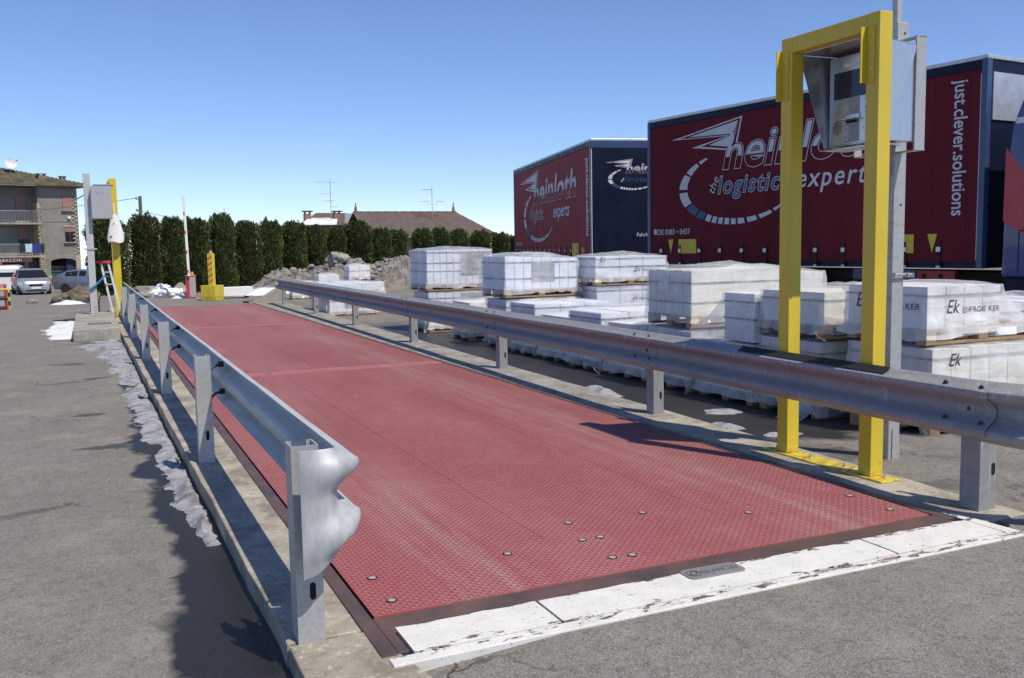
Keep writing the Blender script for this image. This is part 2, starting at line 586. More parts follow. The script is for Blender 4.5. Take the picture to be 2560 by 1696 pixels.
M['strap'] = pm('green_strap', (0.02, 0.07, 0.06), 0.4, 0, 0.15, 6)
M['strap_blue'] = pm('dark_blue_strap', (0.015, 0.025, 0.06), 0.4, 0, 0.15, 6)
M['ink'] = pm('dark_ink', (0.05, 0.05, 0.065), 0.6, 0, 0.2, 20)
M['greypanel'] = pm('grey_print_panel', (0.17, 0.185, 0.20), 0.5, 0, 0.12, 2)
M['label'] = pm('paper_label', (0.72, 0.72, 0.70), 0.7, 0, 0.05, 8)
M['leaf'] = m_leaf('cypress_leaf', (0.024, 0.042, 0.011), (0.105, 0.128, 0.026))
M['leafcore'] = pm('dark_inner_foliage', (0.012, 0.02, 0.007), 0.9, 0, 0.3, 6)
M['bark'] = pm('cypress_bark', (0.10, 0.07, 0.05), 0.9, 0, 0.3, 8, 0.4, 30)
M['curt'] = m_curtain('red_curtain_tarpaulin', (0.125, 0.016, 0.024))
M['curt2'] = m_curtain('sheen_red_curtain_tarpaulin', (0.27, 0.045, 0.050))  # same red cloth, lightened to paint in the sky's sheen
M['navy'] = pm('navy_paint', (0.006, 0.009, 0.03), 0.45, 0, 0.15, 1.2, spec=0.2)
M['navy2'] = pm('steel_blue_paint', (0.035, 0.06, 0.14), 0.3, 0, 0.15, 1.5)
M['cabblue'] = pm('cab_blue_paint', (0.012, 0.035, 0.16), 0.25, 0, 0.1, 1.0, coat=0.5)
M['cabred'] = pm('cab_red_decal', (0.45, 0.03, 0.04), 0.3, 0, 0.1, 1.0)
M['print'] = pm('silver_white_print', (0.54, 0.55, 0.57), 0.55, 0, 0.08, 3)
M['printblue'] = pm('blue_print', (0.03, 0.07, 0.17), 0.5, 0, 0.1, 3)
M['printred'] = pm('red_print', (0.30, 0.01, 0.02), 0.5, 0, 0.1, 3)
M['hi'] = pm('yellow_reflective_panel', (0.60, 0.45, 0.03), 0.5, 0, 0.1, 5)
M['alu'] = pm('dull_aluminium', (0.55, 0.56, 0.57), 0.45, 0.6, 0.15, 6)
M['chassis'] = pm('black_chassis', (0.012, 0.012, 0.014), 0.6, 0, 0.3, 3)
M['tyre'] = pm('tyre_rubber', (0.018, 0.018, 0.018), 0.85, 0, 0.3, 8)
M['plaster'] = pm('weathered_plaster', (0.215, 0.20, 0.172), 0.9, 0, 0.22, 0.8, 0.15, 12)
M['stone'] = pm('rubble_stone', (0.36, 0.31, 0.215), 0.9, 0, 0.35, 3, 0.4, 14)
M['dstone'] = pm('dark_slate_stone', (0.13, 0.125, 0.12), 0.9, 0, 0.35, 2.5, 0.4, 10)
M['rooft'] = pm('mossy_roof_sheet', (0.06, 0.055, 0.03), 0.85, 0, 0.4, 1.4, 0.3, 20, c2=(0.125, 0.112, 0.06))
M['tile'] = pm('brown_clay_tile', (0.105, 0.078, 0.066), 0.85, 0, 0.25, 2.5, 0.3, 20)
M['brick'] = pm('chimney_brick', (0.23, 0.145, 0.10), 0.9, 0, 0.3, 9, 0.4, 20)
M['shutter'] = pm('pink_brown_shutter', (0.30, 0.165, 0.14), 0.7, 0, 0.1, 2, stretch=(1, 1, 18))
M['glass'] = pm('dark_window_glass', (0.014, 0.017, 0.022), 0.12, 0, 0.2, 2, spec=0.25)
M['rail'] = pm('grey_railing_paint', (0.33, 0.34, 0.35), 0.5, 0.2, 0.1)
M['maroon'] = pm('maroon_awning', (0.10, 0.03, 0.03), 0.7)
M['white'] = pm('white_paint', (0.75, 0.75, 0.74), 0.4, 0, 0.05)
M['red'] = pm('signal_red_paint', (0.55, 0.03, 0.035), 0.4, 0, 0.08)
M['grey'] = pm('grey_cabinet_paint', (0.34, 0.345, 0.35), 0.5, 0, 0.06)
M['orange'] = pm('orange_lamp', (0.8, 0.25, 0.02), 0.3)
M['silver'] = pm('silver_car_paint', (0.42, 0.43, 0.45), 0.3, 0.5, 0.05, 1, coat=0.6)
M['bluegrey'] = pm('blue_grey_car_paint', (0.20, 0.23, 0.29), 0.3, 0.4, 0.05, 1, coat=0.6)
M['carwhite'] = pm('white_van_paint', (0.68, 0.68, 0.68), 0.3, 0, 0.04, 1, coat=0.5)
M['darkcar'] = pm('dark_navy_car_paint', (0.008, 0.011, 0.026), 0.3, 0.0, 0.1, 1, coat=0.25)
M['lamp'] = pm('headlamp_glass', (0.6, 0.63, 0.66), 0.1, 0.3, 0.1, 5)
M['rock'] = pm('broken_rock', (0.22, 0.205, 0.185), 0.9, 0, 0.4, 1.6, 0.5, 12, c2=(0.36, 0.34, 0.31))
M['drock'] = pm('dark_mossy_rock', (0.10, 0.085, 0.06), 0.9, 0, 0.4, 2.2, 0.5, 12, c2=(0.20, 0.17, 0.12))
M['soil'] = pm('rubble_soil', (0.13, 0.12, 0.105), 0.95, 0, 0.45, 2.0, 0.6, 16, c2=(0.29, 0.27, 0.24))
M['plasticbag'] = pm('white_plastic_sack', (0.72, 0.73, 0.75), 0.4, 0, 0.08, 4, 0.4, 18)
M['bluestrap'] = pm('blue_fabric', (0.04, 0.16, 0.30), 0.7)
M['green'] = pm('green_bin_plastic', (0.02, 0.075, 0.045), 0.5)
M['bluetarp'] = pm('navy_cloth', (0.02, 0.028, 0.07), 0.8)
M['clothblue'] = pm('blue_laundry', (0.02, 0.04, 0.22), 0.9)
M['clothlight'] = pm('light_blue_laundry', (0.42, 0.56, 0.66), 0.9)
M['clothdark'] = pm('dark_laundry', (0.02, 0.022, 0.03), 0.9)
M['pole'] = pm('weathered_timber_pole', (0.13, 0.115, 0.10), 0.9)
M['plategrey'] = pm('cast_grey_plate', (0.24, 0.24, 0.235), 0.55, 0.3, 0.1, 9)
M['plateink'] = pm('engraved_dark', (0.10, 0.10, 0.10), 0.7)


# ------------------------------------------------------------------ lettering
def text_mesh(s, size, bold=0.0, shear=0.0, spacing=1.0, sx=1.0, align='LEFT', depth=0.0, clip=None):
    cu = bpy.data.curves.new('lettering', 'FONT')
    cu.body = s
    cu.size = size
    cu.offset = bold
    cu.shear = shear
    cu.space_character = spacing
    cu.align_x = align
    cu.extrude = depth
    cu.resolution_u = 3
    o = bpy.data.objects.new('lettering_tmp', cu)
    me = bpy.data.meshes.new_from_object(o)
    bpy.data.objects.remove(o)
    bpy.data.curves.remove(cu)
    me.name = 'lettering'
    if sx != 1.0 or clip is not None:
        bm = bmesh.new()
        bm.from_mesh(me)
        bmesh.ops.scale(bm, vec=(sx, 1, 1), verts=bm.verts)
        if clip is not None:
            bmesh.ops.bisect_plane(bm, geom=bm.verts[:] + bm.edges[:] + bm.faces[:], plane_co=(0, clip, 0), plane_no=(0, -1, 0), clear_outer=True)
        bm.to_mesh(me)
        bm.free()
    return me


def letter(parent, s, size, loc, mat, rot=(PI / 2, 0, 0), name='lettering', **kw):
    me = text_mesh(s, size, **kw)
    me.materials.append(mat)
    o = bpy.data.objects.new(name, me)
    COL.objects.link(o)
    o.parent = parent
    o.location = loc
    o.rotation_euler = rot
    return o


def flat(parent, poly, y, mat, name='decal'):
    """A printed shape on a plane facing local -y (poly in local x,z)."""
    me = bpy.data.meshes.new(name)
    me.from_pydata([(a, y, b) for a, b in poly], [], [tuple(range(len(poly)))])
    me.materials.append(mat)
    o = bpy.data.objects.new(name, me)
    COL.objects.link(o)
    o.parent = parent
    return o


# ------------------------------------------------------------------ ground
def sm(t, a, b):
    t = max(0.0, min(1.0, (t - a) / (b - a)))
    return t * t * (3 - 2 * t)


def gz(x, y):
    z = -0.10
    if x > -0.45 and y < 1.0:
        z = -0.10 + 0.094 * sm(x, -0.40, -0.02)
    if x > 3.2:
        z = -0.10 + 0.094 * (1 - sm(y, 0.9, 3.0)) * (1 - sm(x, 7.0, 10.0))
    if y < -0.3 and x > 3.0:
        z = -0.006 - 0.094 * sm(x, 7.0, 10.0)
    if y > 30:
        z = -0.10 - 0.55 * sm(y, 30, 48) - 0.45 * sm(y, 46, 62) - 0.25 * sm(y, 62, 90) - 10 * sm(y, 110, 400) - 60 * sm(y, 300, 2500)
    return z


xs = [-3000, -1000, -300, -100, -40, -20, -12, -8, -6, -5, -4, -3.3, -2.6, -2, -1.6, -1.3, -1.0, -0.8, -0.6, -0.46, -0.40, -0.33, -0.26, -0.22,
      0.6, 1.5, 2.4, 3.20, 3.24, 3.32, 3.45, 3.7, 4.2, 5, 6, 7, 8, 9, 10.5, 12, 15, 20, 26, 34, 50, 100, 300, 1000, 3000]
ys = [-300, -60, -20, -10, -6, -4, -3, -2, -1.4, -1.0, -0.7, -0.5, -0.32, -0.28, 0.3, 0.9, 1.3, 1.7, 2.2, 3, 4, 6, 9, 12, 15, 18, 20, 22.2, 22.26, 23, 25, 28,
      31, 34, 37, 40, 44, 48, 52, 58, 66, 75, 90, 110, 140, 200, 300, 400, 700, 1200, 2500, 4500]
gv = []
for y in ys:
    for x in xs:
        z = gz(x, y)
        if -0.23 < x < 3.21 and -0.29 < y < 22.21: z = -0.42
        gv.append((x, y, z))
nx = len(xs)
gf = [(j * nx + i, j * nx + i + 1, (j + 1) * nx + i + 1, (j + 1) * nx + i) for j in range(len(ys) - 1) for i in range(nx - 1)]
g_ = MB()
g_.v, g_.f = gv, gf
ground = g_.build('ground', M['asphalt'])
ground['kind'] = 'structure'


# ------------------------------------------------------------------ kerbs beside the deck: cast slabs laid end to end
def kerb_slab(name, pts, z0, z1, seed, mat, parent, cells=14):
    """pts: four corner (x,y): outer-near, inner-near, inner-far, outer-far; gently uneven edges."""
    a, b, c, d = [Vector((*p, 0)) for p in pts]
    n, m = cells, 3
    v, f = [], []
    for k in (0, 1):
        for j in range(n + 1):
            t = j / n
            L, Rr = a.lerp(d, t), b.lerp(c, t)
            for i in range(m + 1):
                s = i / m
                p = L.lerp(Rr, s)
                e = 0.011 * fb(p.y * 1.7, seed, i * 3.0) if i in (0,) else 0.0
                zz = z1 + 0.004 * fb(p.x * 5, p.y * 2.0, seed) if k else z0
                v.append((p.x + e, p.y, zz))
    w = m + 1
    o = (n + 1) * w
    for j in range(n):
        for i in range(m):
            q = (j * w + i, j * w + i + 1, (j + 1) * w + i + 1, (j + 1) * w + i)
            f.append(tuple(x + o for x in q))
    for j in range(n):
        f.append((j * w, j * w + o, (j + 1) * w + o, (j + 1) * w))
        f.append((j * w + m, (j + 1) * w + m, (j + 1) * w + m + o, j * w + m + o))
    for i in range(m):
        f.append((i, i + 1, i + 1 + o, i + o))
        f.append((n * w + i, n * w + i + o, n * w + i + 1 + o, n * w + i + 1))
    mb = MB()
    mb.v, mb.f = v, f
    return mb.build(name, mat, parent, bevel=0.006)


kl = empty('left_kerb', (0, 0, 0))
kl['kind'] = 'structure'
cuts = [-0.10, 3.02, 6.3, 9.6, 12.9, 16.2, 19.5, 22.8]
for i in range(len(cuts) - 1):
    a, b = cuts[i] + 0.004, cuts[i + 1] - 0.004
    xo = lambda y: -0.355 - 0.0095 * y
    kerb_slab('kerb_slab', [(xo(a), a), (-0.078, a), (-0.078, b), (xo(b), b)], -0.34, 0.0, i * 2.3, M['kerb'], kl)
kerb_slab('kerb_slab', [(-0.345, -1.6), (0.22, -1.6), (-0.045, -0.106), (-0.352, -0.106)], -0.34, -0.006, 9.1, M['kerb'], kl, 8)
kr = empty('right_kerb', (0, 0, 0))
kr['kind'] = 'structure'
cuts = [-0.22, 3.3, 6.8, 10.2, 13.6, 17.0, 20.4, 23.2]
for i in range(len(cuts) - 1):
    a, b = cuts[i] + 0.004, cuts[i + 1] - 0.004
    xo = lambda y: 3.47 + 0.020 * y
    kerb_slab('kerb_slab', [(xo(b), b), (3.076, b), (3.076, a), (xo(a), a)], -0.34, 0.0, 20 + i * 2.3, M['kerb_grey'] if i else M['kerb'], kr)

# ------------------------------------------------------------------ weighbridge
wb = empty('weighbridge', (0, 0, 0), 0, 'long red chequer-plate weighbridge deck between two guardrails', 'weighbridge')
LEN = 22.12
plates = []
plates.append((0.0, 3.0, 0.0, 0.566))
for (a, b, xsplit) in ((0.572, 7.36, (0.0, 1.02, 2.02, 3.0)), (7.72, 14.72, (0.0, 1.5, 3.0)), (15.06, 21.6, (0.0, 1.5, 3.0))):
    for k in range(len(xsplit) - 1):
        x0 = xsplit[k] + (0.0025 if k else 0)
        x1 = xsplit[k + 1] - (0.0025 if k < len(xsplit) - 2 else 0)
        if a < 1 and k == 1:
            plates.append((x0, x1, a, 5.42))
            plates.append((x0, x1, 5.425, b))
        else:
            plates.append((x0, x1, a, b))
for a, b in ((7.378, 7.702), (14.738, 15.042), (21.612, LEN)):
    plates.append((0.0, 3.0, a, b))
for i, (x0, x1, y0, y1) in enumerate(plates):
    part_box('deck_plate', M['deck_strip'] if i in (len(plates) - 3, len(plates) - 2) else M['deck'], wb, x0, x1, y0, y1, -0.014, 0.0)


def treads(x0, x1, y0, y1, pitch=0.021):
    n = int((x1 - x0 - 0.006) / pitch)
    m = int((y1 - y0 - 0.006) / pitch)
    ii, jj = np.meshgrid(np.arange(n), np.arange(m))
    ii, jj = ii.ravel(), jj.ravel()
    cx = x0 + 0.003 + (ii + 0.5) * (x1 - x0 - 0.006) / n
    cy = y0 + 0.003 + (jj + 0.5) * (y1 - y0 - 0.006) / m
    ang = np.where((ii + jj) % 2 == 0, R(38), R(128))
    c, s = np.cos(ang), np.sin(ang)
    a, b = 0.0142, 0.0052
    base = np.array([(a, 0, 0.0), (0, b, 0.0), (-a, 0, 0.0), (0, -b, 0.0), (a * 0.5, 0, 0.0034), (-a * 0.5, 0, 0.0034)])
    V = np.empty((len(cx), 6, 3))
    V[:, :, 0] = cx[:, None] + c[:, None] * base[None, :, 0] - s[:, None] * base[None, :, 1]
    V[:, :, 1] = cy[:, None] + s[:, None] * base[None, :, 0] + c[:, None] * base[None, :, 1]
    V[:, :, 2] = base[None, :, 2] + 0.0001
    T = np.array([(0, 1, 4), (1, 5, 4), (1, 2, 5), (2, 3, 5), (3, 4, 5), (3, 0, 4)])
    F = (np.arange(len(cx)) * 6)[:, None, None] + T[None]
    return V.reshape(-1, 3), F.reshape(-1, 3)


VV, FF, off = [], [], 0
for pl in plates[:-3] + plates[-1:]:
    v, f = treads(*pl)
    VV.append(v)
    FF.append(f + off)
    off += len(v)
VV, FF = np.concatenate(VV), np.concatenate(FF)
me = bpy.data.meshes.new('tread_pattern')
me.vertices.add(len(VV))
me.vertices.foreach_set('co', VV.ravel())
me.loops.add(FF.size)
me.loops.foreach_set('vertex_index', FF.ravel().astype(np.int32))
me.polygons.add(len(FF))
me.polygons.foreach_set('loop_start', np.arange(0, FF.size, 3, dtype=np.int32))
me.update(calc_edges=True)
me.validate()
tr = put('tread_pattern', me, M['tread'], wb)
tr['kind'] = 'stuff'

# bolt access covers set in the deck
cov = MB().lathe([(0.0, 0.0), (0.0165, 0.0), (0.0165, 0.0042), (0.010, 0.0046), (0.0, 0.0046)], 14)
rim = MB()
for k in range(20):
    a0, a1 = 2 * PI * k / 20, 2 * PI * (k + 1) / 20
    v = []
    for a in (a0, a1):
        for rr, zz in ((0.0166, 0.0004), (0.0225, 0.0004), (0.0225, 0.0044), (0.0166, 0.0036)):
            v.append((rr * math.cos(a), rr * math.sin(a), zz))
    rim.add(v, [(0, 4, 5, 1), (1, 5, 6, 2), (2, 6, 7, 3), (3, 7, 4, 0)])
c0 = cov.build('bolt_cover', M['cover'], wb, (0, 0, -5), smooth=True)
r0_ = rim.build('cover_rim', M['hole'], c0)
spots = [(0.11, 0.42), (0.11, 0.13), (0.77, 0.44), (1.18, 0.46), (1.28, 0.46), (1.18, 0.17), (1.28, 0.16), (2.19, 0.46), (2.90, 0.46), (2.89, 0.16),
         (1.69, 0.72), (1.25, 0.74), (0.9, 7.55), (2.36, 4.12), (2.2, 7.55), (2.9, 7.55), (0.11, 7.55)]
for i, (x, y) in enumerate(spots):
    if i == 0:
        c0.location = (x, y, 0.0004)
    else:
        c = again(c0, wb, (x, y, 0.0004))
        again(r0_, c, (0, 0, 0))

# steel angle frame round the pit
for nm, q in (('frame_angle', (-0.076, -0.014, -0.36, LEN + 0.1)), ('frame_angle', (3.014, 3.074, -0.10, LEN + 0.1))):
    part_box(nm, M['brown'], wb, q[0], q[1], q[2], q[3], -0.09, 0.001, 0.003)
part_box('frame_angle', M['brown'], wb, -0.013, 3.013, -0.172, -0.016, -0.09, 0.0005, 0.003)
part_box('frame_angle', M['brown'], wb, -0.013, 3.013, LEN + 0.012, LEN + 0.1, -0.09, 0.0005, 0.003)
part_box('frame_strip', M['brown'], wb, -0.012, 0.03, -0.352, -0.173, -0.09, -0.0005, 0.003)
# white painted threshold slabs
th = empty('threshold_kerb', (0, 0, 0))
th['kind'] = 'structure'
jo = [0.034, 0.635, 2.37, 3.075]
for i in range(3):
    a, b = jo[i] + 0.006, jo[i + 1] - 0.006
    mb = MB()
    n = 26
    v, f = [], []
    for j in range(n + 1):
        x = a + (b - a) * j / n
        e = 0.013 * fb(x * 9, i * 3.1)
        y1 = -0.150 + e
        v += [(x, y1, 0.0045), (x, -0.30, 0.0048 + 0.002 * fb(x * 6, 2)), (x, -0.383 + 0.006 * fb(x * 7, 5), 0.0036), (x, -0.386, -0.05), (x, y1, -0.05)]
    for j in range(n):
        for k in range(5):
            p, q = j * 5 + k, j * 5 + (k + 1) % 5
            f.append((p, q, q + 5, p + 5))
    f += [(0, 1, 2, 3, 4), tuple(n * 5 + k for k in (4, 3, 2, 1, 0))]
    mb.v, mb.f = v, f
    mb.build('painted_slab', M['white_paint'], th)
MB().box(-0.06, 3.13, -0.455, -0.388, -0.06, 0.0022).build('painted_nosing', M['white_paint'], th, bevel=0.004)
MB().add([(3.078, -0.386, 0.003), (3.16, -0.44, 0.003), (3.13, -0.05, 0.0025), (3.078, 0.02, 0.0025), (3.078, -0.386, -0.05), (3.16, -0.44, -0.05), (3.13, -0.05, -0.05), (3.078, 0.02, -0.05)],
         [(0, 1, 2, 3), (0, 4, 5, 1), (1, 5, 6, 2), (2, 6, 7, 3), (3, 7, 4, 0)]).build('painted_slab', M['white_paint'], th)

# maker's plate let into the threshold
mp = empty('maker_plate', (1.475, -0.192, 0.006), R(-1.5), "grey rounded maker's plate with round emblem on white painted threshold", 'plate')
pl = []
w_, h_, rr = 0.145, 0.058, 0.03
for cx, cy, a0 in ((w_ - rr, h_ - rr, 0), (-w_ + rr, h_ - rr, 90), (-w_ + rr, -h_ + rr, 180), (w_ - rr, -h_ + rr, 270)):
    for k in range(6):
        a = R(a0 + 18 * k)
        pl.append((cx + rr * math.cos(a), cy + rr * math.sin(a)))
MB().prism(pl, 'z', -0.01, 0.004).build('plate', M['plategrey'], mp, bevel=0.0015)
em = MB()
for k in range(24):
    a0, a1 = 2 * PI * k / 24, 2 * PI * (k + 1) / 24
    v = []
    for a in (a0, a1):
        for rr2, zz in ((0.029, 0.0042), (0.035, 0.0042), (0.035, 0.0056), (0.029, 0.0056)):
            v.append((-0.098 + rr2 * math.cos(a), rr2 * math.sin(a), zz))
    em.add(v, [(0, 4, 5, 1), (1, 5, 6, 2), (2, 6, 7, 3), (3, 7, 4, 0)])
for sg in (1, -1):
    pts = [(-0.098 + sg * 0.004 + 0.016 * math.cos(a) * sg, sg * 0.006 + 0.014 * math.sin(a) * sg, 0.005) for a in np.linspace(-1.2, 2.4, 9)]
    em.tube(pts, 0.0028, 5)
em.build('emblem', M['plateink'], mp)
letter(mp, 'BILANCIAI', 0.055, (-0.058, -0.02, 0.0046), M['plateink'], rot=(0, 0, 0), sx=0.72, bold=0.0006)

# ------------------------------------------------------------------ guardrails
WP = [(-0.156, 0.004), (-0.150, 0.016), (-0.136, 0.030), (-0.124, 0.058), (-0.112, 0.078), (-0.097, 0.083), (-0.082, 0.078), (-0.066, 0.058), (-0.048, 0.030), (-0.034, 0.010), (-0.018, 0.001), (0, 0),
      (0.018, 0.001), (0.034, 0.010), (0.048, 0.030), (0.066, 0.058), (0.082, 0.078), (0.097, 0.083), (0.112, 0.078), (0.124, 0.058), (0.136, 0.030), (0.150, 0.016), (0.156, 0.004)]


def w_section(base, nrm, amp=1.0, hs=1.0, t=0.0035, zc=0.0):
    """Closed ring: front skin then back skin."""
    b = Vector(base)
    n = Vector(nrm)
    fr = [b + n * (d * amp + t) + Vector((0, 0, zc + z * hs)) for z, d in WP]
    bk = [b + n * (d * amp) + Vector((0, 0, zc + z * hs)) for z, d in WP]
    return fr + bk[::-1]


def c_post(h0, h1, flip=1):
    t = 0.006
    a, b = 0.05, 0.055
    prof = [(-a, -b), (a, -b), (a, b), (a - 0.022, b), (a - 0.022, b - t), (a - t, b - t), (a - t, -b + t), (-a + t, -b + t), (-a + t, b - t), (-a + 0.022, b - t), (-a + 0.022, b), (-a, b)]
    return MB().prism([(p[0], p[1]) for p in prof], 'z', h0, h1)


def slot_mesh():
    pts = []
    for k in range(7): pts.append((0.011 * math.cos(PI * k / 6), 0.022 + 0.011 * math.sin(PI * k / 6)))
    for k in range(7): pts.append((0.011 * math.cos(PI + PI * k / 6), -0.022 + 0.011 * math.sin(PI + PI * k / 6)))
    return MB().prism(pts, 'y', -0.0012, 0.001)


def bolt_mb(r=0.016, h=0.012):
    return MB().lathe([(0.0, 0.0), (r, 0.0), (r, h * 0.4), (r * 0.7, h), (0.0, h)], 10, Matrix.Rotation(PI / 2, 4, 'Y'))


# left rail: posts stand outside, the beam faces the deck (+x)
gl = empty('guardrail', (-0.27, 0, 0), 0, 'galvanised guardrail on the left kerb with a flattened curled end near the camera', 'guardrail', 'guardrails along the weighbridge')
py_l = [-0.06, 3.16, 6.57, 9.95, 13.4, 16.9, 20.6]
ZL = 0.565
px_l = lambda y: -0.27 - 0.004 * y
post0 = c_post(-0.05, 0.735).build('post', M['galv'], gl, (px_l(py_l[0]) + 0.27, py_l[0], 0))
sl0 = slot_mesh().build('slot', M['hole'], post0, (0.01, -0.0555, 0.19))
posts = [post0]
for y in py_l[1:]:
    p = again(post0, gl, (px_l(y) + 0.27, y, 0))
    again(sl0, p, (0.01, -0.0555, 0.19))
    posts.append(p)
xb_l = lambda y: 0.105 - 0.004 * y
seg = [-0.12] + py_l[1:-1] + [21.6]
for i in range(len(seg) - 1):
    a, b = seg[i] - (0.0 if i == 0 else 0.12), seg[i + 1] + (0.12 if i < len(seg) - 2 else 0)
    o_ = 0.004 * (i % 2)
    mb = MB()
    nn = 8
    mb.rings([w_section((xb_l(a + (b - a) * k / nn) + o_ + 0.003 * fb(a + k, 3.3), a + (b - a) * k / nn, 0.004 * fb(a + k * 0.7, 8)), (1, 0, 0), zc=ZL) for k in range(nn + 1)])
    mb.build('rail_beam', M['galv_light'], gl, smooth=True)
spc = MB().box(0.05, 0.098, -0.03, 0.03, -0.045, 0.045)
bl0 = None
for i, y in enumerate(py_l):
    for dz in (-0.095, 0.095):
        mb = MB().tube([(0.045, y + 0.02, ZL + dz - 0.03), (0.07, y + 0.035, ZL + dz - 0.01), (0.11, y + 0.05, ZL + dz)], 0.009, 6)
        mb.cyl((0.10, y + 0.05, ZL + dz), (0.135, y + 0.05, ZL + dz), 0.02, n=8)
        mb.build('bracket_bolt', M['dbolt'], gl)
# curled terminal in front of the first post
secs = []
for k in range(15):
    s = k / 14
    ph = R(98) * min(1, s / 0.9)
    Rr = 0.088
    x = xb_l(0) - Rr * (1 - math.cos(ph))
    y = -0.13 - Rr * math.sin(ph)
    if s > 0.9:
        d = (s - 0.9) * 0.45
        x += -math.sin(ph) * d
        y += -math.cos(ph) * d
    amp = 1.03 * (1 - s) ** 0.9 + 0.03
    hs = 1 + 0.5 * s ** 0.8
    secs.append(w_section((x, y, 0), (math.cos(ph), -math.sin(ph), 0), amp, hs, 0.0035, ZL - 0.06 * s))
MB().rings(secs).build('rail_terminal', M['galv_end'], gl, smooth=True)

# right rail: posts behind, beam faces the deck (-x)
gr_ = empty('guardrail', (3.33, 0, 0), 0, 'weathered galvanised guardrail on the right kerb, in front of the wrapped pallets', 'guardrail', 'guardrails along the weighbridge')
py_r = [-0.02, 3.19, 6.55, 10.0, 13.6, 17.2, 21.2]
ZR = 0.545
px_r = lambda y: 0.0 + 0.0155 * y
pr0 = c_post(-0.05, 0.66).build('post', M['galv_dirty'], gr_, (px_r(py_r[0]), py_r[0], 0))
pr0.scale = (1.25, 1.1, 1)
sr0 = slot_mesh().build('slot', M['hole'], pr0, (0.03, -0.0555, 0.22))
for y in py_r[1:]:
    p = again(pr0, gr_, (px_r(y), y, 0))
    p.scale = (1, 1, 1)
    again(sr0, p, (0.02, -0.0555, 0.16))
xb_r = lambda y: -0.075 + 0.0155 * y
seg = [-0.18] + py_r[1:-1] + [21.6]
bolt0 = None
for i in range(len(seg) - 1):
    a, b = seg[i] - (0.0 if i == 0 else 0.16), seg[i + 1] + (0.16 if i < len(seg) - 2 else 0)
    mb = MB()
    nn = 10
    rs = []
    for k in range(nn + 1):
        y = a + (b - a) * k / nn
        rs.append(w_section((xb_r(y) - 0.004 * (i % 2) + 0.004 * fb(y, 3.3), y, 0.005 * fb(y * 0.6, 8)), (-1, 0, 0), zc=ZR))
    mb.rings(rs)
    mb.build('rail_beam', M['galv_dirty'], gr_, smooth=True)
bb = bolt_mb()
for i, y in enumerate(py_r):
    for dy, dz, dd in ((0.0, 0.0, 0.004), (-0.11, 0.128, 0.055), (0.11, 0.128, 0.055), (-0.11, -0.06, 0.055), (0.11, -0.06, 0.055)):
        loc = (xb_r(y) - dd, y + dy, ZR + dz)
        if bolt0 is None:
            bolt0 = MB().lathe([(0, 0), (0.016, 0), (0.015, 0.006), (0.008, 0.011), (0, 0.012)], 10, Matrix.Rotation(-PI / 2, 4, 'Y')).build('bolt', M['dbolt'], gr_, loc, smooth=True)
        else:
            again(bolt0, gr_, loc)
    for dy in (0.45, 1.5):
        pass
part_box('splice_plate', M['galv_dirty'], gr_, xb_r(0) - 0.012, xb_r(0) - 0.003, -0.06, 0.06, ZR - 0.022, ZR + 0.022)
# near end piece flaring away from the deck
secs = []
for k in range(12):
    s = k / 11
    ph = R(60) * s
    x = xb_r(0) + 0.55 * (1 - math.cos(ph)) - 0.006
    y = -0.02 - 0.55 * math.sin(ph) * 1.2
    secs.append(w_section((x, y, 0), (-math.cos(ph), -math.sin(ph), 0), 1.02, 1.02 + 0.12 * s, 0.0035, ZR - 0.012 * s))
MB().rings(secs).build('rail_terminal', M['galv_dirty'], gr_, smooth=True)
# far end wrap
secs = []
for k in range(8):
    s = k / 7
    ph = R(95) * s
    secs.append(w_section((xb_r(21.5) + 0.13 * (1 - math.cos(ph)), 21.58 + 0.13 * math.sin(ph), 0), (-math.cos(ph), math.sin(ph), 0), 1 - 0.7 * s, 1, 0.0035, ZR))
MB().rings(secs).build('rail_terminal', M['galv_dirty'], gr_, smooth=True)
# strip of black tape along the top of the beam
mb = MB()
rs = []
for k in range(9):
    y = 0.52 + 1.36 * k / 8
    base = Vector((xb_r(y), y, ZR))
    pp = [(z, d) for z, d in WP if z >= 0.123]
    fr = [base + Vector((-(d + 0.0105), 0, z + 0.0035)) for z, d in pp]
    bk = [base + Vector((-(d + 0.0045), 0, z - 0.001)) for z, d in pp]
    rs.append(fr + bk[::-1])
mb.rings(rs).build('edge_tape', M['black'], gr_, smooth=True)


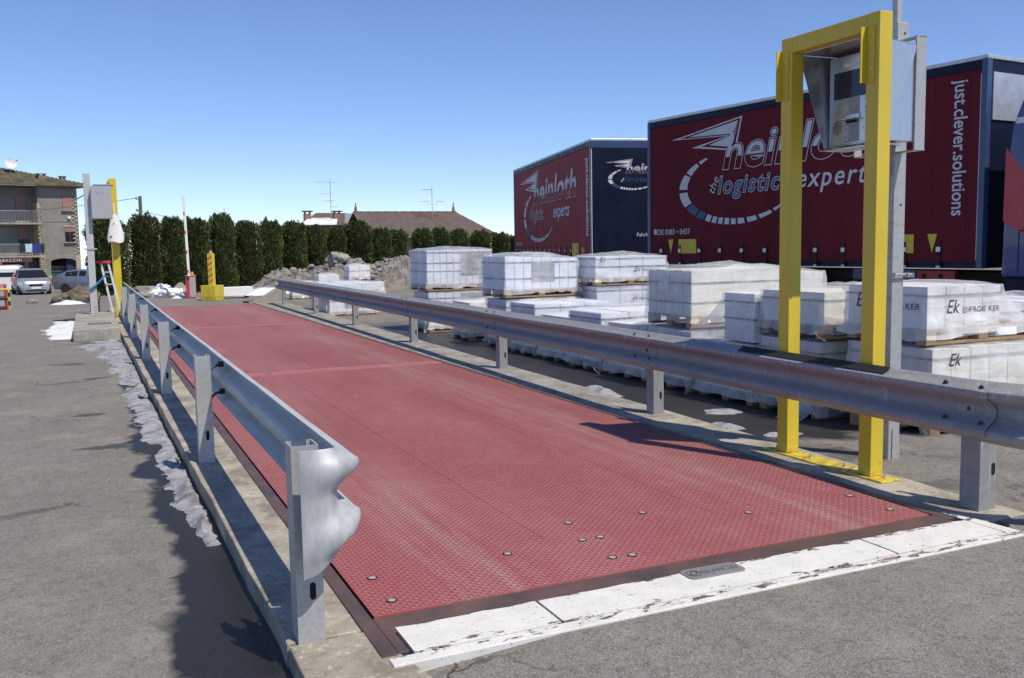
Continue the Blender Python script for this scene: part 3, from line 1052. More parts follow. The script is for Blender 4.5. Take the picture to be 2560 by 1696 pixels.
# ------------------------------------------------------------------ yellow portal frames protecting the terminals
def portal(loc, a, ys_, H, label, brackets):
    o = empty('protective_frame', loc, 0, label, 'frame', 'yellow frames protecting the terminals')
    y0, y1 = ys_
    part_box('post', M['yellow'], o, 0, a, y0, y0 + a, 0.012, H, 0.004)
    part_box('post', M['yellow'], o, 0, a, y1 - a, y1, 0.012, H, 0.004)
    part_box('top_beam', M['yellow'], o, 0.0012, a - 0.0012, y0 + a + 0.0005, y1 - a - 0.0005, H - a, H - 0.0015, 0.003)
    part_box('base_plate', M['yellow'], o, -0.03, a + 0.025, y0 - 0.12, y1 + 0.12, 0.0, 0.011, 0.003)
    nut = MB().lathe([(0, 0), (0.016, 0), (0.016, 0.003), (0.011, 0.003), (0.011, 0.015), (0.006, 0.015), (0.006, 0.026), (0, 0.027)], 8)
    n0 = None
    for yy in (y0 - 0.06, y0 + 0.27, y1 - 0.27, y1 + 0.06):
        if n0 is None:
            n0 = nut.build('anchor_bolt', M['bolt'], o, (a * 0.55, yy, 0.011))
        else:
            again(n0, o, (a * 0.55, yy, 0.011))
    for yy in brackets:
        q = empty('mounting_bracket', (0, 0, 0), parent=o)
        part_box('angle_leg', M['yellow'], q, -0.0075, -0.0005, yy - 0.034, yy + 0.034, H - 0.4, H - 0.08, 0.001)
        part_box('angle_leg', M['yellow'], q, -0.05, -0.008, yy + 0.027, yy + 0.034, H - 0.4, H - 0.08, 0.001)
        for dz in (-0.16, -0.24, -0.32):
            MB().lathe([(0, 0), (0.007, 0), (0.005, 0.004), (0, 0.004)], 8, Matrix.Translation((-0.0075, yy - 0.012, H + dz)) @ Matrix.Rotation(-PI / 2, 4, 'Y')).build('screw', M['bolt'], q)
    return o


portal((3.285, 0, 0), 0.1, (0.69, 1.53), 2.755, 'tall yellow steel portal frame bolted to the right kerb', (0.755, 1.49))
portal((-0.45, 0, 0), 0.155, (19.35, 20.25), 3.08, 'yellow steel portal frame at the far left end of the weighbridge, seen edge-on', (19.42,))


# ------------------------------------------------------------------ driver terminal on its galvanised post (right)
kt = empty('driver_terminal', (3.85, 1.1, -0.09), 0, 'stainless driver terminal with screen and hood on galvanised post behind yellow frame', 'terminal')
part_box('post', M['galv'], kt, -0.05, 0.05, -0.055, 0.055, 0.0, 2.9, 0.006)
part_box('post_pole', M['galv'], kt, 0.0, 0.045, 0.0, 0.045, 2.9, 3.6, 0.004)
MB().add([(-0.02, -0.056, 0.0), (0.045, -0.056, 0.0), (0.045, -0.056, 0.17), (-0.02, -0.056, 0.28), (-0.02, -0.062, 0.0), (0.045, -0.062, 0.0), (0.045, -0.062, 0.17), (-0.02, -0.062, 0.28)],
         [(0, 1, 2, 3), (4, 7, 6, 5), (0, 4, 5, 1), (1, 5, 6, 2), (2, 6, 7, 3), (3, 7, 4, 0)]).build('gusset', M['galv'], kt)
Z0 = 0.09
BX = -3.85
BY = -1.1
# housing, world x 3.55-3.80, y .88-1.37, z 2.04-2.61
part_box('housing', M['stainless'], kt, 3.552 + BX, 3.795 + BX, 0.885 + BY, 1.37 + BY, 2.045 + Z0, 2.615 + Z0, 0.004)
fr_ = empty('mounting_frame', (0, 0, 0), parent=kt)
for q in ((3.778, 3.862, 0.872, 0.8835, 1.99, 2.69), (3.797, 3.862, 1.392, 1.398, 1.99, 2.69), (3.798, 3.861, 0.869, 1.391, 2.684, 2.69), (3.798, 3.861, 0.869, 1.391, 1.99, 1.996)):
    part_box('frame_bar', M['galv'], fr_, q[0] + BX, q[1] + BX, q[2] + BY, q[3] + BY, q[4] + Z0, q[5] + Z0)
part_box('frame_bar', M['galv_light'], fr_, 3.7965 + BX, 3.8145 + BX, 0.90 + BY, 1.36 + BY, 2.06 + Z0, 2.60 + Z0)
pan = part_box('front_panel', M['stainless'], kt, 3.546 + BX, 3.5515 + BX, 0.892 + BY, 1.362 + BY, 2.055 + Z0, 2.60 + Z0, 0.002)
part_box('screen', M['screen'], kt, 3.543 + BX, 3.5455 + BX, 1.02 + BY, 1.322 + BY, 2.345 + Z0, 2.515 + Z0, 0.001)
part_box('sticker', M['label'], kt, 3.5440 + BX, 3.5455 + BX, 1.10 + BY, 1.24 + BY, 2.54 + Z0, 2.56 + Z0)
part_box('printed_strip', M['greystrip'], kt, 3.5442 + BX, 3.5455 + BX, 1.10 + BY, 1.225 + BY, 2.065 + Z0, 2.343 + Z0)
letter(kt, 'DD1050', 0.058, (3.5435 + BX, 1.19 + BY, 2.075 + Z0), M['pale'], rot=(PI / 2, -PI / 2, -PI / 2), bold=0.0012, sx=1.12)
sl = empty('card_slot', (0, 0, 0), parent=kt)
part_box('slot_visor', M['stainless'], sl, 3.495 + BX, 3.5445 + BX, 1.09 + BY, 1.235 + BY, 2.205 + Z0, 2.209 + Z0)
part_box('slot_flange', M['stainless'], sl, 3.5405 + BX, 3.5435 + BX, 1.095 + BY, 1.23 + BY, 2.2095 + Z0, 2.238 + Z0)
part_box('slot_mouth', M['hole'], sl, 3.5425 + BX, 3.5438 + BX, 1.115 + BY, 1.21 + BY, 2.186 + Z0, 2.202 + Z0)
gm = MB()
for iy in range(-5, 6):
    for iz in range(-5, 6):
        if iy * iy + iz * iz <= 27:
            yy, zz = 1.287 + iy * 0.0085 + BY, 2.165 + iz * 0.0085 + Z0
            gm.cyl((3.5448 + BX, yy, zz), (3.5459 + BX, yy, zz), 0.0026, n=6)
gm.build('speaker_grille', M['hole'], kt)
part_box('keypad_plate', M['stainless'], kt, 3.5435 + BX, 3.5455 + BX, 0.92 + BY, 1.075 + BY, 2.13 + Z0, 2.335 + Z0, 0.001)
for yy, zz, rr in ((1.04, 2.27, 0.009), (1.052, 2.24, 0.003), (1.02, 2.24, 0.003), (1.055, 2.32, 0.003), (1.06, 2.145, 0.003), (1.03, 2.10, 0.014)):
    MB().cyl((3.5415 + BX, yy + BY, zz + Z0), (3.5434 + BX, yy + BY, zz + Z0), rr, n=10).build('button', M['dbolt'], kt)
# hood: sloping side cheeks and a roof, bent from sheet
hood = MB()
t = 0.003
for yy, sg in ((1.374, 1), (0.875, 1)):
    po = [(3.79 + BX, 2.63 + Z0), (3.365 + BX, 2.645 + Z0), (3.52 + BX, 2.03 + Z0), (3.56 + BX, 2.03 + Z0)]
    fl = 0.075 if yy > 1 else -0.055
    v = []
    for k, (x, z) in enumerate(po):
        dy = fl if k == 1 else 0
        v.append((x, yy + BY + dy, z))
    v2 = [(x, y + t, z) for x, y, z in v]
    hood.add(v + v2, [(0, 1, 2, 3), (4, 7, 6, 5), (0, 4, 5, 1), (1, 5, 6, 2), (2, 6, 7, 3), (3, 7, 4, 0)])
v = [(3.79 + BX, 0.875 + BY, 2.632 + Z0), (3.365 + BX, 0.82 + BY, 2.647 + Z0), (3.365 + BX, 1.45 + BY, 2.647 + Z0), (3.79 + BX, 1.376 + BY, 2.632 + Z0)]
v2 = [(x, y, z + t) for x, y, z in v]
hood.add(v + v2, [(0, 1, 2, 3), (4, 7, 6, 5), (0, 4, 5, 1), (1, 5, 6, 2), (2, 6, 7, 3), (3, 7, 4, 0)])
hood.build('hood', M['stainless'], kt)
part_box('bottom_tray', M['stainless'], kt, 3.5 + BX, 3.70 + BX, 0.885 + BY, 1.372 + BY, 2.022 + Z0, 2.028 + Z0)
for ix in range(2):
    for iz in range(3):
        x = 3.635 + ix * 0.072 + BX
        z = 2.535 - iz * 0.025 + Z0
        lv = MB().rings([[(x - 0.025, 0.885 + BY, z - 0.008), (x - 0.025, 0.878 + BY, z - 0.007), (x - 0.025, 0.885 + BY, z + 0.008)],
                         [(x + 0.025, 0.885 + BY, z - 0.008), (x + 0.025, 0.878 + BY, z - 0.007), (x + 0.025, 0.885 + BY, z + 0.008)]])
        lv.build('vent_louvre', M['stainless'], kt)
for yy in (-0.075, 0.065):
    MB().tube([(-0.062, yy, 1.30), (0.10, yy, 1.30)], 0.008, 6).build('clamp_bolt', M['bolt'], kt)
part_box('clamp_bar', M['galv'], kt, 0.052, 0.06, -0.09, 0.08, 1.285, 1.315)
part_box('clamp_bar', M['galv'], kt, -0.06, -0.052, -0.09, 0.08, 1.285, 1.315)
for z in (2.83, 1.75):
    MB().cyl((0.01, -0.0562, z), (0.01, -0.0545, z), 0.008, n=10).build('bolt_hole', M['hole'], kt)
part_box('cable_gland', M['white'], kt, -0.085, -0.065, -0.03, 0.0, 1.93, 2.03, 0.004)

# far left terminal: post, housing seen from behind
kf = empty('driver_terminal', (-0.90, 18.6, -0.02), 0, 'grey vented terminal housing on galvanised post beside the far yellow frame', 'terminal')
part_box('post', M['galv_light'], kf, -0.07, 0.07, -0.06, 0.06, 0.0, 3.14, 0.006)
part_box('housing', M['galv'], kf, 0.075, 0.47, -0.25, 0.30, 2.18, 2.88, 0.005)
part_box('hood', M['galv'], kf, 0.12, 0.52, -0.26, 0.31, 2.885, 2.90)
for ix in range(2):
    for iz in range(3):
        MB().box(0.17 + ix * 0.1, 0.23 + ix * 0.1, -0.256, -0.2505, 2.76 - iz * 0.03, 2.775 - iz * 0.03).build('vent_louvre', M['alu'], kf)
part_box('clamp_bar', M['galv'], kf, -0.13, 0.13, -0.075, -0.062, 1.52, 1.55)
for i, zz in enumerate((0.1, 0.17, 0.24, 0.31)):
    MB().cyl((0.02, -0.075, zz), (0.02, -0.0595, zz), 0.014, n=8).build('bolt', M['bolt'], kf)
    MB().cyl((0.05, -0.075, zz), (0.05, -0.0595, zz), 0.008, n=8).build('bolt', M['bolt'], kf)


# ------------------------------------------------------------------ small things round the far left terminal
cb = empty('concrete_block', (-1.27, 14.3, -0.1), 0, 'grey concrete foundation block with a slotted grate beside the left kerb', 'block')
part_box('block', M['conc'], cb, 0.0, 0.76, 0.0, 5.0, 0.0, 0.215, 0.012)
part_box('grate_frame', M['galv'], cb, 0.22, 0.66, 0.9, 1.5, 0.2155, 0.222)
for k in range(12):
    part_box('grate_slot', M['hole'], cb, 0.24 + k * 0.034, 0.258 + k * 0.034, 0.95, 1.45, 0.2222, 0.2235)
part_box('block', M['conc'], cb, 0.28, 0.5, 6.6, 7.6, 0.0, 0.42, 0.01)

ld = empty('ladder', (-0.56, 18.95, 0.02), 0, 'aluminium step ladder with red feet and top leaning by the far yellow frame', 'ladder')
for x0, x1 in ((0.03, -0.17), (0.19, -0.02)):
    MB().add([(x0, 0.0, 0.0), (x0 + 0.045, 0, 0), (x1 + 0.045, 0.25, 1.18), (x1, 0.25, 1.18), (x0, 0.07, 0.0), (x0 + 0.045, 0.07, 0), (x1 + 0.045, 0.32, 1.18), (x1, 0.32, 1.18)],
             [(0, 1, 2, 3), (4, 7, 6, 5), (0, 4, 5, 1), (1, 5, 6, 2), (2, 6, 7, 3), (3, 7, 4, 0)]).build('rail', M['alu'], ld)
for k in range(4):
    s = (k + 0.6) / 4.4
    x = 0.05 - 0.2 * s
    part_box('rung', M['alu'], ld, x, x + 0.17, 0.02 + 0.25 * s, 0.06 + 0.25 * s, 1.18 * s, 1.18 * s + 0.03)
part_box('top_cap', M['red'], ld, -0.25, 0.06, 0.22, 0.34, 1.182, 1.235)
for x in (0.02, 0.18):
    part_box('foot', M['red'], ld, x, x + 0.07, -0.01, 0.08, -0.03, -0.001)
st = MB().tube([(-1.0, 18.5, 0.62), (-0.86, 18.5, 0.72), (-0.72, 18.55, 0.86), (-0.66, 18.7, 0.93), (-0.58, 19.0, 0.90)], 0.022, 6).build('lashing_strap', M['bluestrap'])
tag(st, 'blue lashing strap tied round the far galvanised post', 'strap')

# white sack hanging on the far yellow frame
sk = empty('hanging_sack', (-0.37, 19.25, 1.66), 0, 'white plastic sack with yellow print hanging from the far yellow frame', 'sack')
rs = []
for k in range(11):
    s = k / 10
    w = 0.035 + 0.165 * s ** 0.7 * (1 - 0.25 * max(0, s - 0.85) / 0.15)
    d = 0.03 + 0.07 * s
    z = 0.62 - 0.62 * s
    rs.append([((w * math.cos(a)) * (1 + 0.12 * fb(a * 2, s * 4)), d * math.sin(a) - 0.03, z + 0.02 * math.cos(a * 3) * s) for a in [2 * PI * j / 16 for j in range(16)]])
sack = MB().rings(rs).build('bag', M['plasticbag'], sk, smooth=True)
part_box('handle', M['plasticbag'], sk, -0.012, 0.012, -0.02, 0.0, 0.60, 0.86)
part_box('print', M['hi'], sk, -0.05, 0.0, -0.085, -0.075, 0.34, 0.43)
part_box('print', M['printblue'], sk, -0.12, 0.03, -0.108, -0.1, 0.10, 0.14)


# ------------------------------------------------------------------ wrapped pallets of tile boxes
def shell(wx, dy, z0, z1, seed, amp=0.018, skirt=0.03, top_bulge=0.0, slope=0.0, flare=None):
    """Open-bottomed wrapped cover with wrinkles; local origin near-left-bottom."""
    nx_, ny_, nz_ = 12, 8, 9
    v, f = [], []
    ring = [(i / nx_, 0.0) for i in range(nx_)] + [(1.0, j / ny_) for j in range(ny_)] + [(1 - i / nx_, 1.0) for i in range(nx_)] + [(0.0, 1 - j / ny_) for j in range(ny_)]
    n = len(ring)
    for k in range(nz_ + 1):
        s = k / nz_
        for (a, b) in ring:
            z = z0 + (z1 - z0 + slope * a) * s
            ex = 0.018 + skirt * (1 - s) ** 4
            nzv = fb(a * 4 + seed, b * 4 + seed * 2, s * 4)
            ex = max(0.0125, ex + amp * nzv)
            if k == 0: z += 0.035 * fb(a * 6 + seed, b * 6, seed) + 0.02 + 0.015 * fb(a * 21, b * 21, seed)
            cx, cy = a - 0.5, b - 0.5
            L = math.hypot(cx, cy)
            rd = 0.004 if abs(cx) > 0.49 and abs(cy) > 0.49 else 0
            x = a * wx + (ex - rd) * (1 if a >= 0.999 else -1 if a <= 0.001 else 0) + (0 if 0.001 < a < 0.999 else 0)
            y = b * dy + (ex - rd) * (1 if b >= 0.999 else -1 if b <= 0.001 else 0)
            if flare: x, y, z = flare(x, y, z, a, b, s)
            v.append((x, y, z))
    for k in range(nz_):
        for j in range(n):
            p, q = k * n + j, k * n + (j + 1) % n
            f.append((p, q, q + n, p + n))
    # top grid
    o = len(v)
    base = nz_ * n
    for j in range(1, ny_):
        for i in range(1, nx_):
            a, b = i / nx_, j / ny_
            z = z1 + slope * a + 0.012 + top_bulge * math.sin(PI * a) * math.sin(PI * b) * (0.7 + 0.6 * fb(a * 3, b * 3, seed)) + 0.008 * fb(a * 6, b * 6, seed) + 0.006
            v.append((a * wx, b * dy, z))

    def idx(i, j):
        if j == 0: return base + i
        if i == nx_: return base + nx_ + j
        if j == ny_: return base + nx_ + ny_ + (nx_ - i)
        if i == 0: return base + 2 * nx_ + ny_ + (ny_ - j)
        return o + (j - 1) * (nx_ - 1) + (i - 1)
    for j in range(ny_):
        for i in range(nx_):
            f.append((idx(i, j) % len(v), idx(i + 1, j), idx(i + 1, j + 1), idx(i, j + 1) if not (i == 0 and j + 1 == 0) else base))
    f = [tuple(base if q == base + n else q for q in face) for face in f]
    mb = MB()
    mb.v, mb.f = v, f
    return mb


PAL = {}


def pallet_parts(root, wx, dy):
    key = (round(wx, 2), round(dy, 2))
    if key not in PAL:
        PAL[key] = (MB().box(0, wx, 0, 0.11, 0, 0.02), MB().box(0, 0.10, 0, 0.10, 0, 0.078), MB().box(0, wx, 0, 0.10, 0, 0.02))
        PAL[key] = [m.mesh(nm) for m, nm in zip(PAL[key], ('deck_board', 'block', 'bottom_board'))]
        for m in PAL[key]: m.materials.append(M['wood'])
    d, b, t = PAL[key]
    for k in range(4):
        put('deck_board', d, None, root, (0, k * (dy - 0.11) / 3, 0.1))
    for i in range(3):
        for j in range(3):
            put('block', b, None, root, (i * (wx - 0.10) / 2, j * (dy - 0.10) / 2, 0.0215))
    for j in range(3):
        put('bottom_board', t, None, root, (0, j * (dy - 0.10) / 2, 0.0))


npal = 0


def wrapped(loc, wx, dy, h, label, cart='carton', film='film', ncol=(4, 1), straps=(0.25, 0.75), strapm='strap', bulge=0.02, slope=0.0, panel=None, ek=None, wood=True,
            lw=None, rz=0.0, flare=None, labels=(), amp=0.036, fz=0.03):
    """A loaded pallet: softwood pallet, upright tile cartons, straps, stretch film."""
    global npal
    npal += 1
    rz = rz + R(rng.uniform(-2.2, 2.2))
    o = empty('wrapped_pallet', loc, rz, label, 'pallet', 'wrapped pallets of tile boxes in the yard')
    if wood: pallet_parts(o, wx, dy)
    z0 = 0.1215 if wood else 0.0
    lw = lw or wx
    nxc, nyc = ncol
    cw, cdp = lw / nxc, dy / nyc
    hh = h
    cm = MB().box(0.006, cw - 0.006, 0.004, cdp - 0.004, 0, hh).mesh('carton')
    cm.materials.append(M[cart])
    for i in range(nxc):
        for j in range(nyc):
            c = put('carton', cm, None, o, (i * cw, j * cdp, z0))
            c.scale = (1, 1, 1 + slope * (i + 0.3) / max(1, nxc) / hh - rng.random() * 0.03)
    for s in straps:
        z = z0 + hh * s
        mb = MB()
        e = 0.004
        t = 0.014
        mb.rings([[(-e, -e, z), (lw + e, -e, z + 0.01 * rng.uniform(-1, 1)), (lw + e, dy + e, z), (-e, dy + e, z)],
                  [(-e, -e, z + t), (lw + e, -e, z + t), (lw + e, dy + e, z + t), (-e, dy + e, z + t)]], caps=False)
        mb.build('strap', M[strapm], o)
    if panel:
        a, b, c, d = panel
        part_box('printed_panel', M['greypanel'], o, a * lw, b * lw, -0.0055, -0.0005, z0 + c * hh, z0 + d * hh)
    for (face, a, b, c, d) in labels:
        if face == 'y':
            part_box('paper_label', M['label'], o, a * lw, b * lw, -0.0052, -0.0002, z0 + c * hh, z0 + d * hh)
        else:
            part_box('paper_label', M['label'], o, -0.0052, -0.0002, a * dy, b * dy, z0 + c * hh, z0 + d * hh)
    if film:
        sh = shell(lw, dy, fz if wood else 0.0, z0 + hh, npal * 1.7, amp, 0.035, bulge, slope, flare)
        tree = BVHTree.FromPolygons([Vector(p) for p in sh.v], sh.f)
        sh.build('stretch_film', M[film], o, smooth=True)
    if film and npal % 3 == 1:
        # a loose tail of film trailing from the near corner
        tl = MB()
        n, m = 10, 4
        v = []
        for j in range(m + 1):
            for i in range(n + 1):
                t, w = i / n, j / m - 0.5
                v.append((-0.03 - 0.10 * t + 0.10 * w + 0.03 * fb(t * 4, w * 4, npal), 0.12 + 0.16 * w - 0.25 * t + 0.04 * math.sin(t * 7 + npal), max(0.006, 0.26 * (1 - t) ** 1.7) + 0.02 * fb(t * 6, w * 6, npal + 3) * (1 - t) + 0.01))
        tl.v = v
        tl.f = [(j * (n + 1) + i, j * (n + 1) + i + 1, (j + 1) * (n + 1) + i + 1, (j + 1) * (n + 1) + i) for j in range(m) for i in range(n)]
        tl.build('loose_film', M['film_thin'], o, smooth=True)
    if ek:
        for e in ek:
            face, u, z, size = e[:4]
            words = e[4] if len(e) > 4 else True
            size *= 1.3

            def wrap_print(txt, sz, du, **kw):
                """Lettering printed on the wrap: every vertex is laid on the film surface."""
                me = text_mesh(txt, sz, **kw)
                for vt in me.vertices:
                    tx, tz = vt.co.x + du, vt.co.y + z0 + z * hh
                    if face == 'y':
                        h = tree.ray_cast(Vector((u * lw + tx, -2, tz)), Vector((0, 1, 0)))[0]
                        vt.co = (u * lw + tx, (h.y if h else -0.03) - 0.004, tz)
                    else:
                        h = tree.ray_cast(Vector((-2, u * dy - tx, tz)), Vector((1, 0, 0)))[0]
                        vt.co = ((h.x if h else -0.03) - 0.004, u * dy - tx, tz)
                put('lettering', me, M['ink'], o)
            wrap_print('Ek', size * 1.5, 0.0, shear=0.35, sx=0.9)
            if words:
                wrap_print('ENERGIE KER', size * 0.62, size * 1.75, sx=1.1)
    return o


G = -0.10


def k_flare(x, y, z, a, b, s):
    # the film sags off the load towards the free right end of the pallet
    if a > 0.5:
        k = (a - 0.5) / 0.5
        x += 0.55 * k * (1 - s) ** 1.6
    return x, y, z




def h_flare(x, y, z, a, b, s):
    # the loose film hangs away to the far side and spreads over the pallet below
    if b > 0.5:
        k = (b - 0.5) / 0.5
        y += 0.62 * k * (1 - s) ** 2.0
        x -= 0.05 * k * (1 - s)
    return x, y, z


X0 = 4.66
# front row, from the near end
wrapped((4.70, 1.50, G), 1.2, 0.82, 0.60, 'near lower pallet of pale tile boxes, bare wooden end facing the weighbridge', 'carton_cream', 'film_dense', (6, 1), (0.30, 0.86), 'strap', fz=0.125, ek=(('y', 0.12, 0.78, 0.07, False),))
wrapped((4.70, 1.56, 0.645), 1.2, 0.80, 0.315, 'upper pallet with film sagging off its right end, nearest to the right edge', 'carton', 'film_dense', (4, 1), (0.76,), 'strap', lw=0.78, flare=k_flare,
        ek=(('y', 0.22, 0.36, 0.075), ('x', 0.86, 0.45, 0.085)))
wrapped((X0, 2.62, G), 1.2, 0.8, 0.56, 'lower pallet behind the near yellow post, green strap round it', 'carton_cream', 'film', (6, 1), (0.25, 0.8), 'strap')
wrapped((X0, 2.58, 0.605), 1.2, 0.82, 0.275, 'small low wrapped load on a bare wooden pallet left of the near yellow post', 'carton_cream', 'film', (5, 1), (0.72,), 'strap', bulge=0.05, amp=0.012)
wrapped((X0, 3.50, G), 1.2, 0.85, 0.46, 'lower pallet almost hidden under the film curtain beside the left yellow post', 'carton', 'film_dense', (5, 1), (0.5,), 'strap', bulge=0.03)
wrapped((X0 - 0.02, 3.46, 0.50), 1.2, 0.46, 0.46, 'upper load whose loose film hangs down to the left like a curtain', 'carton', 'film', (4, 1), (0.45, 0.80), 'strap', bulge=0.03, flare=h_flare, wood=False)
wrapped((X0 - 0.02, 4.46, G), 1.2, 0.8, 0.52, 'lower pallet left of the torn sheet, below the tall greenish load', 'carton', 'film', (5, 1), (0.4,), 'strap')
wrapped((X0 - 0.02, 4.45, 0.565), 1.22, 0.82, 0.47, 'tall greenish carton load in clear film with two straps, left of the hanging sheet', 'carton_cream', 'film', (1, 5), (0.27, 0.70), 'strap', bulge=0.06,
        labels=(('x', 0.5, 0.72, 0.5, 0.96),))
wrapped((X0, 5.34, G), 1.2, 0.8, 0.50, 'low white wrapped pallet between the greenish load and the printed one', 'carton', 'film_dense', (4, 1), (0.5,), 'strap', bulge=0.05)
wrapped((X0 - 0.05, 6.25, G), 1.2, 0.78, 0.60, 'single pallet with large company lettering just behind the middle of the rail', 'carton_shade', 'film', (3, 1), (0.85,), 'strap_blue', bulge=0.09, ek=(('y', 0.34, 0.60, 0.075),))
wrapped((X0, 7.15, G), 1.2, 0.8, 0.48, 'low pallet in milky film between the lettered one and the wide grey-panelled one', 'carton_shade', 'film_dense', (4, 1), (0.5,), 'strap_blue', bulge=0.04)
wrapped((X0 - 0.03, 8.12, G), 1.2, 0.8, 0.60, 'low pallet with a wide grey printed panel behind the rail', 'carton_shade', 'film', (3, 1), (0.9,), 'strap_blue', panel=(0.12, 0.9, 0.2, 0.72))
wrapped((X0, 9.16, G), 1.2, 0.8, 0.62, 'lower pallet of the stack with the sloping top', 'carton_shade', 'film', (6, 1), (0.3, 0.8), 'strap_blue')
wrapped((X0 - 0.02, 9.13, 0.665), 1.22, 0.82, 0.50, 'upper pallet with a sloping snow-white top and square grey panel', 'carton_shade', 'film', (8, 1), (0.30, 0.78), 'strap_blue', bulge=0.10, slope=-0.05, panel=(0.36, 0.68, 0.22, 0.80))
wrapped((X0, 10.62, G), 1.1, 0.8, 0.50, 'squat white wrapped pallet between the two tall stacks', 'carton', 'film_dense', (3, 1), (0.5,), 'strap_blue', bulge=0.04)
wrapped((X0 - 0.08, 12.40, G), 1.25, 0.85, 0.60, 'lower pallet of the farthest tall stack', 'carton_shade', 'film', (8, 1), (0.2, 0.8), 'strap_blue', panel=(0.5, 0.95, 0.3, 0.95))
wrapped((X0 - 0.10, 12.40, 0.645), 1.28, 0.86, 0.62, 'tall upper pallet with a large grey panel, farthest tall stack', 'carton_shade', 'film', (10, 1), (0.36, 0.60, 0.90), 'strap_blue', bulge=0.05, panel=(0.52, 0.97, 0.24, 0.88))
# second row and behind
wrapped((6.02, 2.02, G), 1.3, 0.9, 0.86, 'shade-blue wrapped pallet behind the sagging film at the right edge', 'carton_shade', 'film', (4, 1), (0.4, 0.9), 'strap_blue', bulge=0.05)
wrapped((6.0, 8.80, G), 1.2, 0.8, 0.78, 'lower pallet with small lettering below the long white one', 'carton_shade', 'film', (3, 1), (0.6, 0.9), 'strap_blue', ek=(('y', 0.5, 0.72, 0.05),))
wrapped((5.97, 8.78, 0.815), 1.25, 0.84, 0.31, 'long white upper pallet lettered twice, in front of the dark trailer end', 'carton_shade', 'film', (3, 1), (0.48, 0.86), 'strap_blue', bulge=0.07, ek=(('y', 0.04, 0.74, 0.06, False), ('y', 0.52, 0.26, 0.06)))
wrapped((7.35, 7.60, G), 1.9, 1.0, 0.96, 'wide load under a smooth white sheet below the big trailer', 'carton', 'film_dense', (5, 1), (0.5,), 'strap', bulge=0.10)
wrapped((3.92, 17.25, G), 1.15, 1.9, 0.62, 'blue shaded wrapped pallet at the far end of the right rail', 'carton_shade', 'film', (3, 2), (0.35, 0.7), 'strap_blue', panel=(0.3, 0.7, 0.1, 0.35), ek=(('y', 0.05, 0.62, 0.07),))
# small far pallets by the rubble
for q in (((6.15, 24.0, G), 0.62, 0.5, 0.42, 'small lower bundle of tiles in front of the rubble heap'),
          ((6.13, 24.0, 0.45), 0.64, 0.52, 0.34, 'small upper bundle with a peaked film top in front of the rubble heap'),
          ((5.35, 24.6, G), 0.62, 0.5, 0.62, 'small white bundle left of the peaked one'),
          ((4.65, 25.2, G), 0.66, 0.5, 0.42, 'lowest white bundle just above the far rail end'),
          ((7.2, 26.0, G), 0.6, 0.5, 0.30, 'flat white bundle on the ground beside the dark car'),
          ((12.75, 41.2, -0.50), 1.0, 1.0, 1.25, 'tall greyish bundle standing behind the dark car')):
    wrapped(q[0], q[1], q[2], q[3], q[4], 'carton', 'film', (2, 1), (0.5,), 'strap', bulge=0.06 if 'peaked' in q[4] else 0.02)

# crumpled film lying on the ground by the near post
cf = MB()
for k in range(3):
    nn = 9
    vv = []
    for j in range(nn):
        for i in range(nn):
            x, y = (i / (nn - 1) - 0.5) * 0.34, (j / (nn - 1) - 0.5) * 0.26
            vv.append((4.55 + x, 2.72 + y + 0.0 * k, G + 0.03 + 0.16 * max(0, 1 - (x * x * 28 + y * y * 40)) * (0.8 + 0.9 * fb(i * 0.9, j * 0.9, k * 7)) + 0.02 * k))
    if k == 0:
        cf.add(vv, [(j * nn + i, j * nn + i + 1, (j + 1) * nn + i + 1, (j + 1) * nn + i) for j in range(nn - 1) for i in range(nn - 1)])
tag(cf.build('crumpled_film', M['film'], smooth=False), 'crumpled shiny film lying at the foot of the pallets by the yellow posts', 'plastic film')


# ------------------------------------------------------------------ snow
def snow_patch(name, label, x0, x1, y0, y1, res, hfun, mat, z_off=0.0):
    nx_, ny_ = int((x1 - x0) / res) + 1, int((y1 - y0) / res) + 1
    v, keep = [], {}
    hs = {}
    for j in range(ny_ + 1):
        for i in range(nx_ + 1):
            x, y = x0 + i * res, y0 + j * res
            hs[(i, j)] = hfun(x, y)
    f = []

    def vid(i, j):
        if (i, j) not in keep:
            keep[(i, j)] = len(v)
            x, y = x0 + i * res, y0 + j * res
            v.append((x + res * 0.3 * fb(x * 9, y * 9, 1), y + res * 0.3 * fb(x * 9, y * 9, 5), gz(x, y) + z_off + max(-0.012, hs[(i, j)])))
        return keep[(i, j)]
    for j in range(ny_):
        for i in range(nx_):
            q = [(i, j), (i + 1, j), (i + 1, j + 1), (i, j + 1)]
            if max(hs[k] for k in q) > 0: f.append(tuple(vid(*k) for k in q))
    mb = MB()
    mb.v, mb.f = v, f
    o = mb.build(name, mat, smooth=True)
    o['kind'] = 'stuff'
    o['label'] = label
    o['category'] = 'snow'
    return o


wtab = [(1.55, 0.02), (2.0, 0.10), (2.6, 0.15), (3.2, 0.20), (4.2, 0.19), (5.5, 0.24), (7.5, 0.24), (9, 0.30), (10.2, 0.40), (12, 0.56), (13.6, 0.8), (14.2, 0.75), (14.35, 0.0)]


def wl(y):
    for a, b in zip(wtab[:-1], wtab[1:]):
        if a[0] <= y <= b[0]: return a[1] + (b[1] - a[1]) * (y - a[0]) / (b[0] - a[0])
    return 0.0


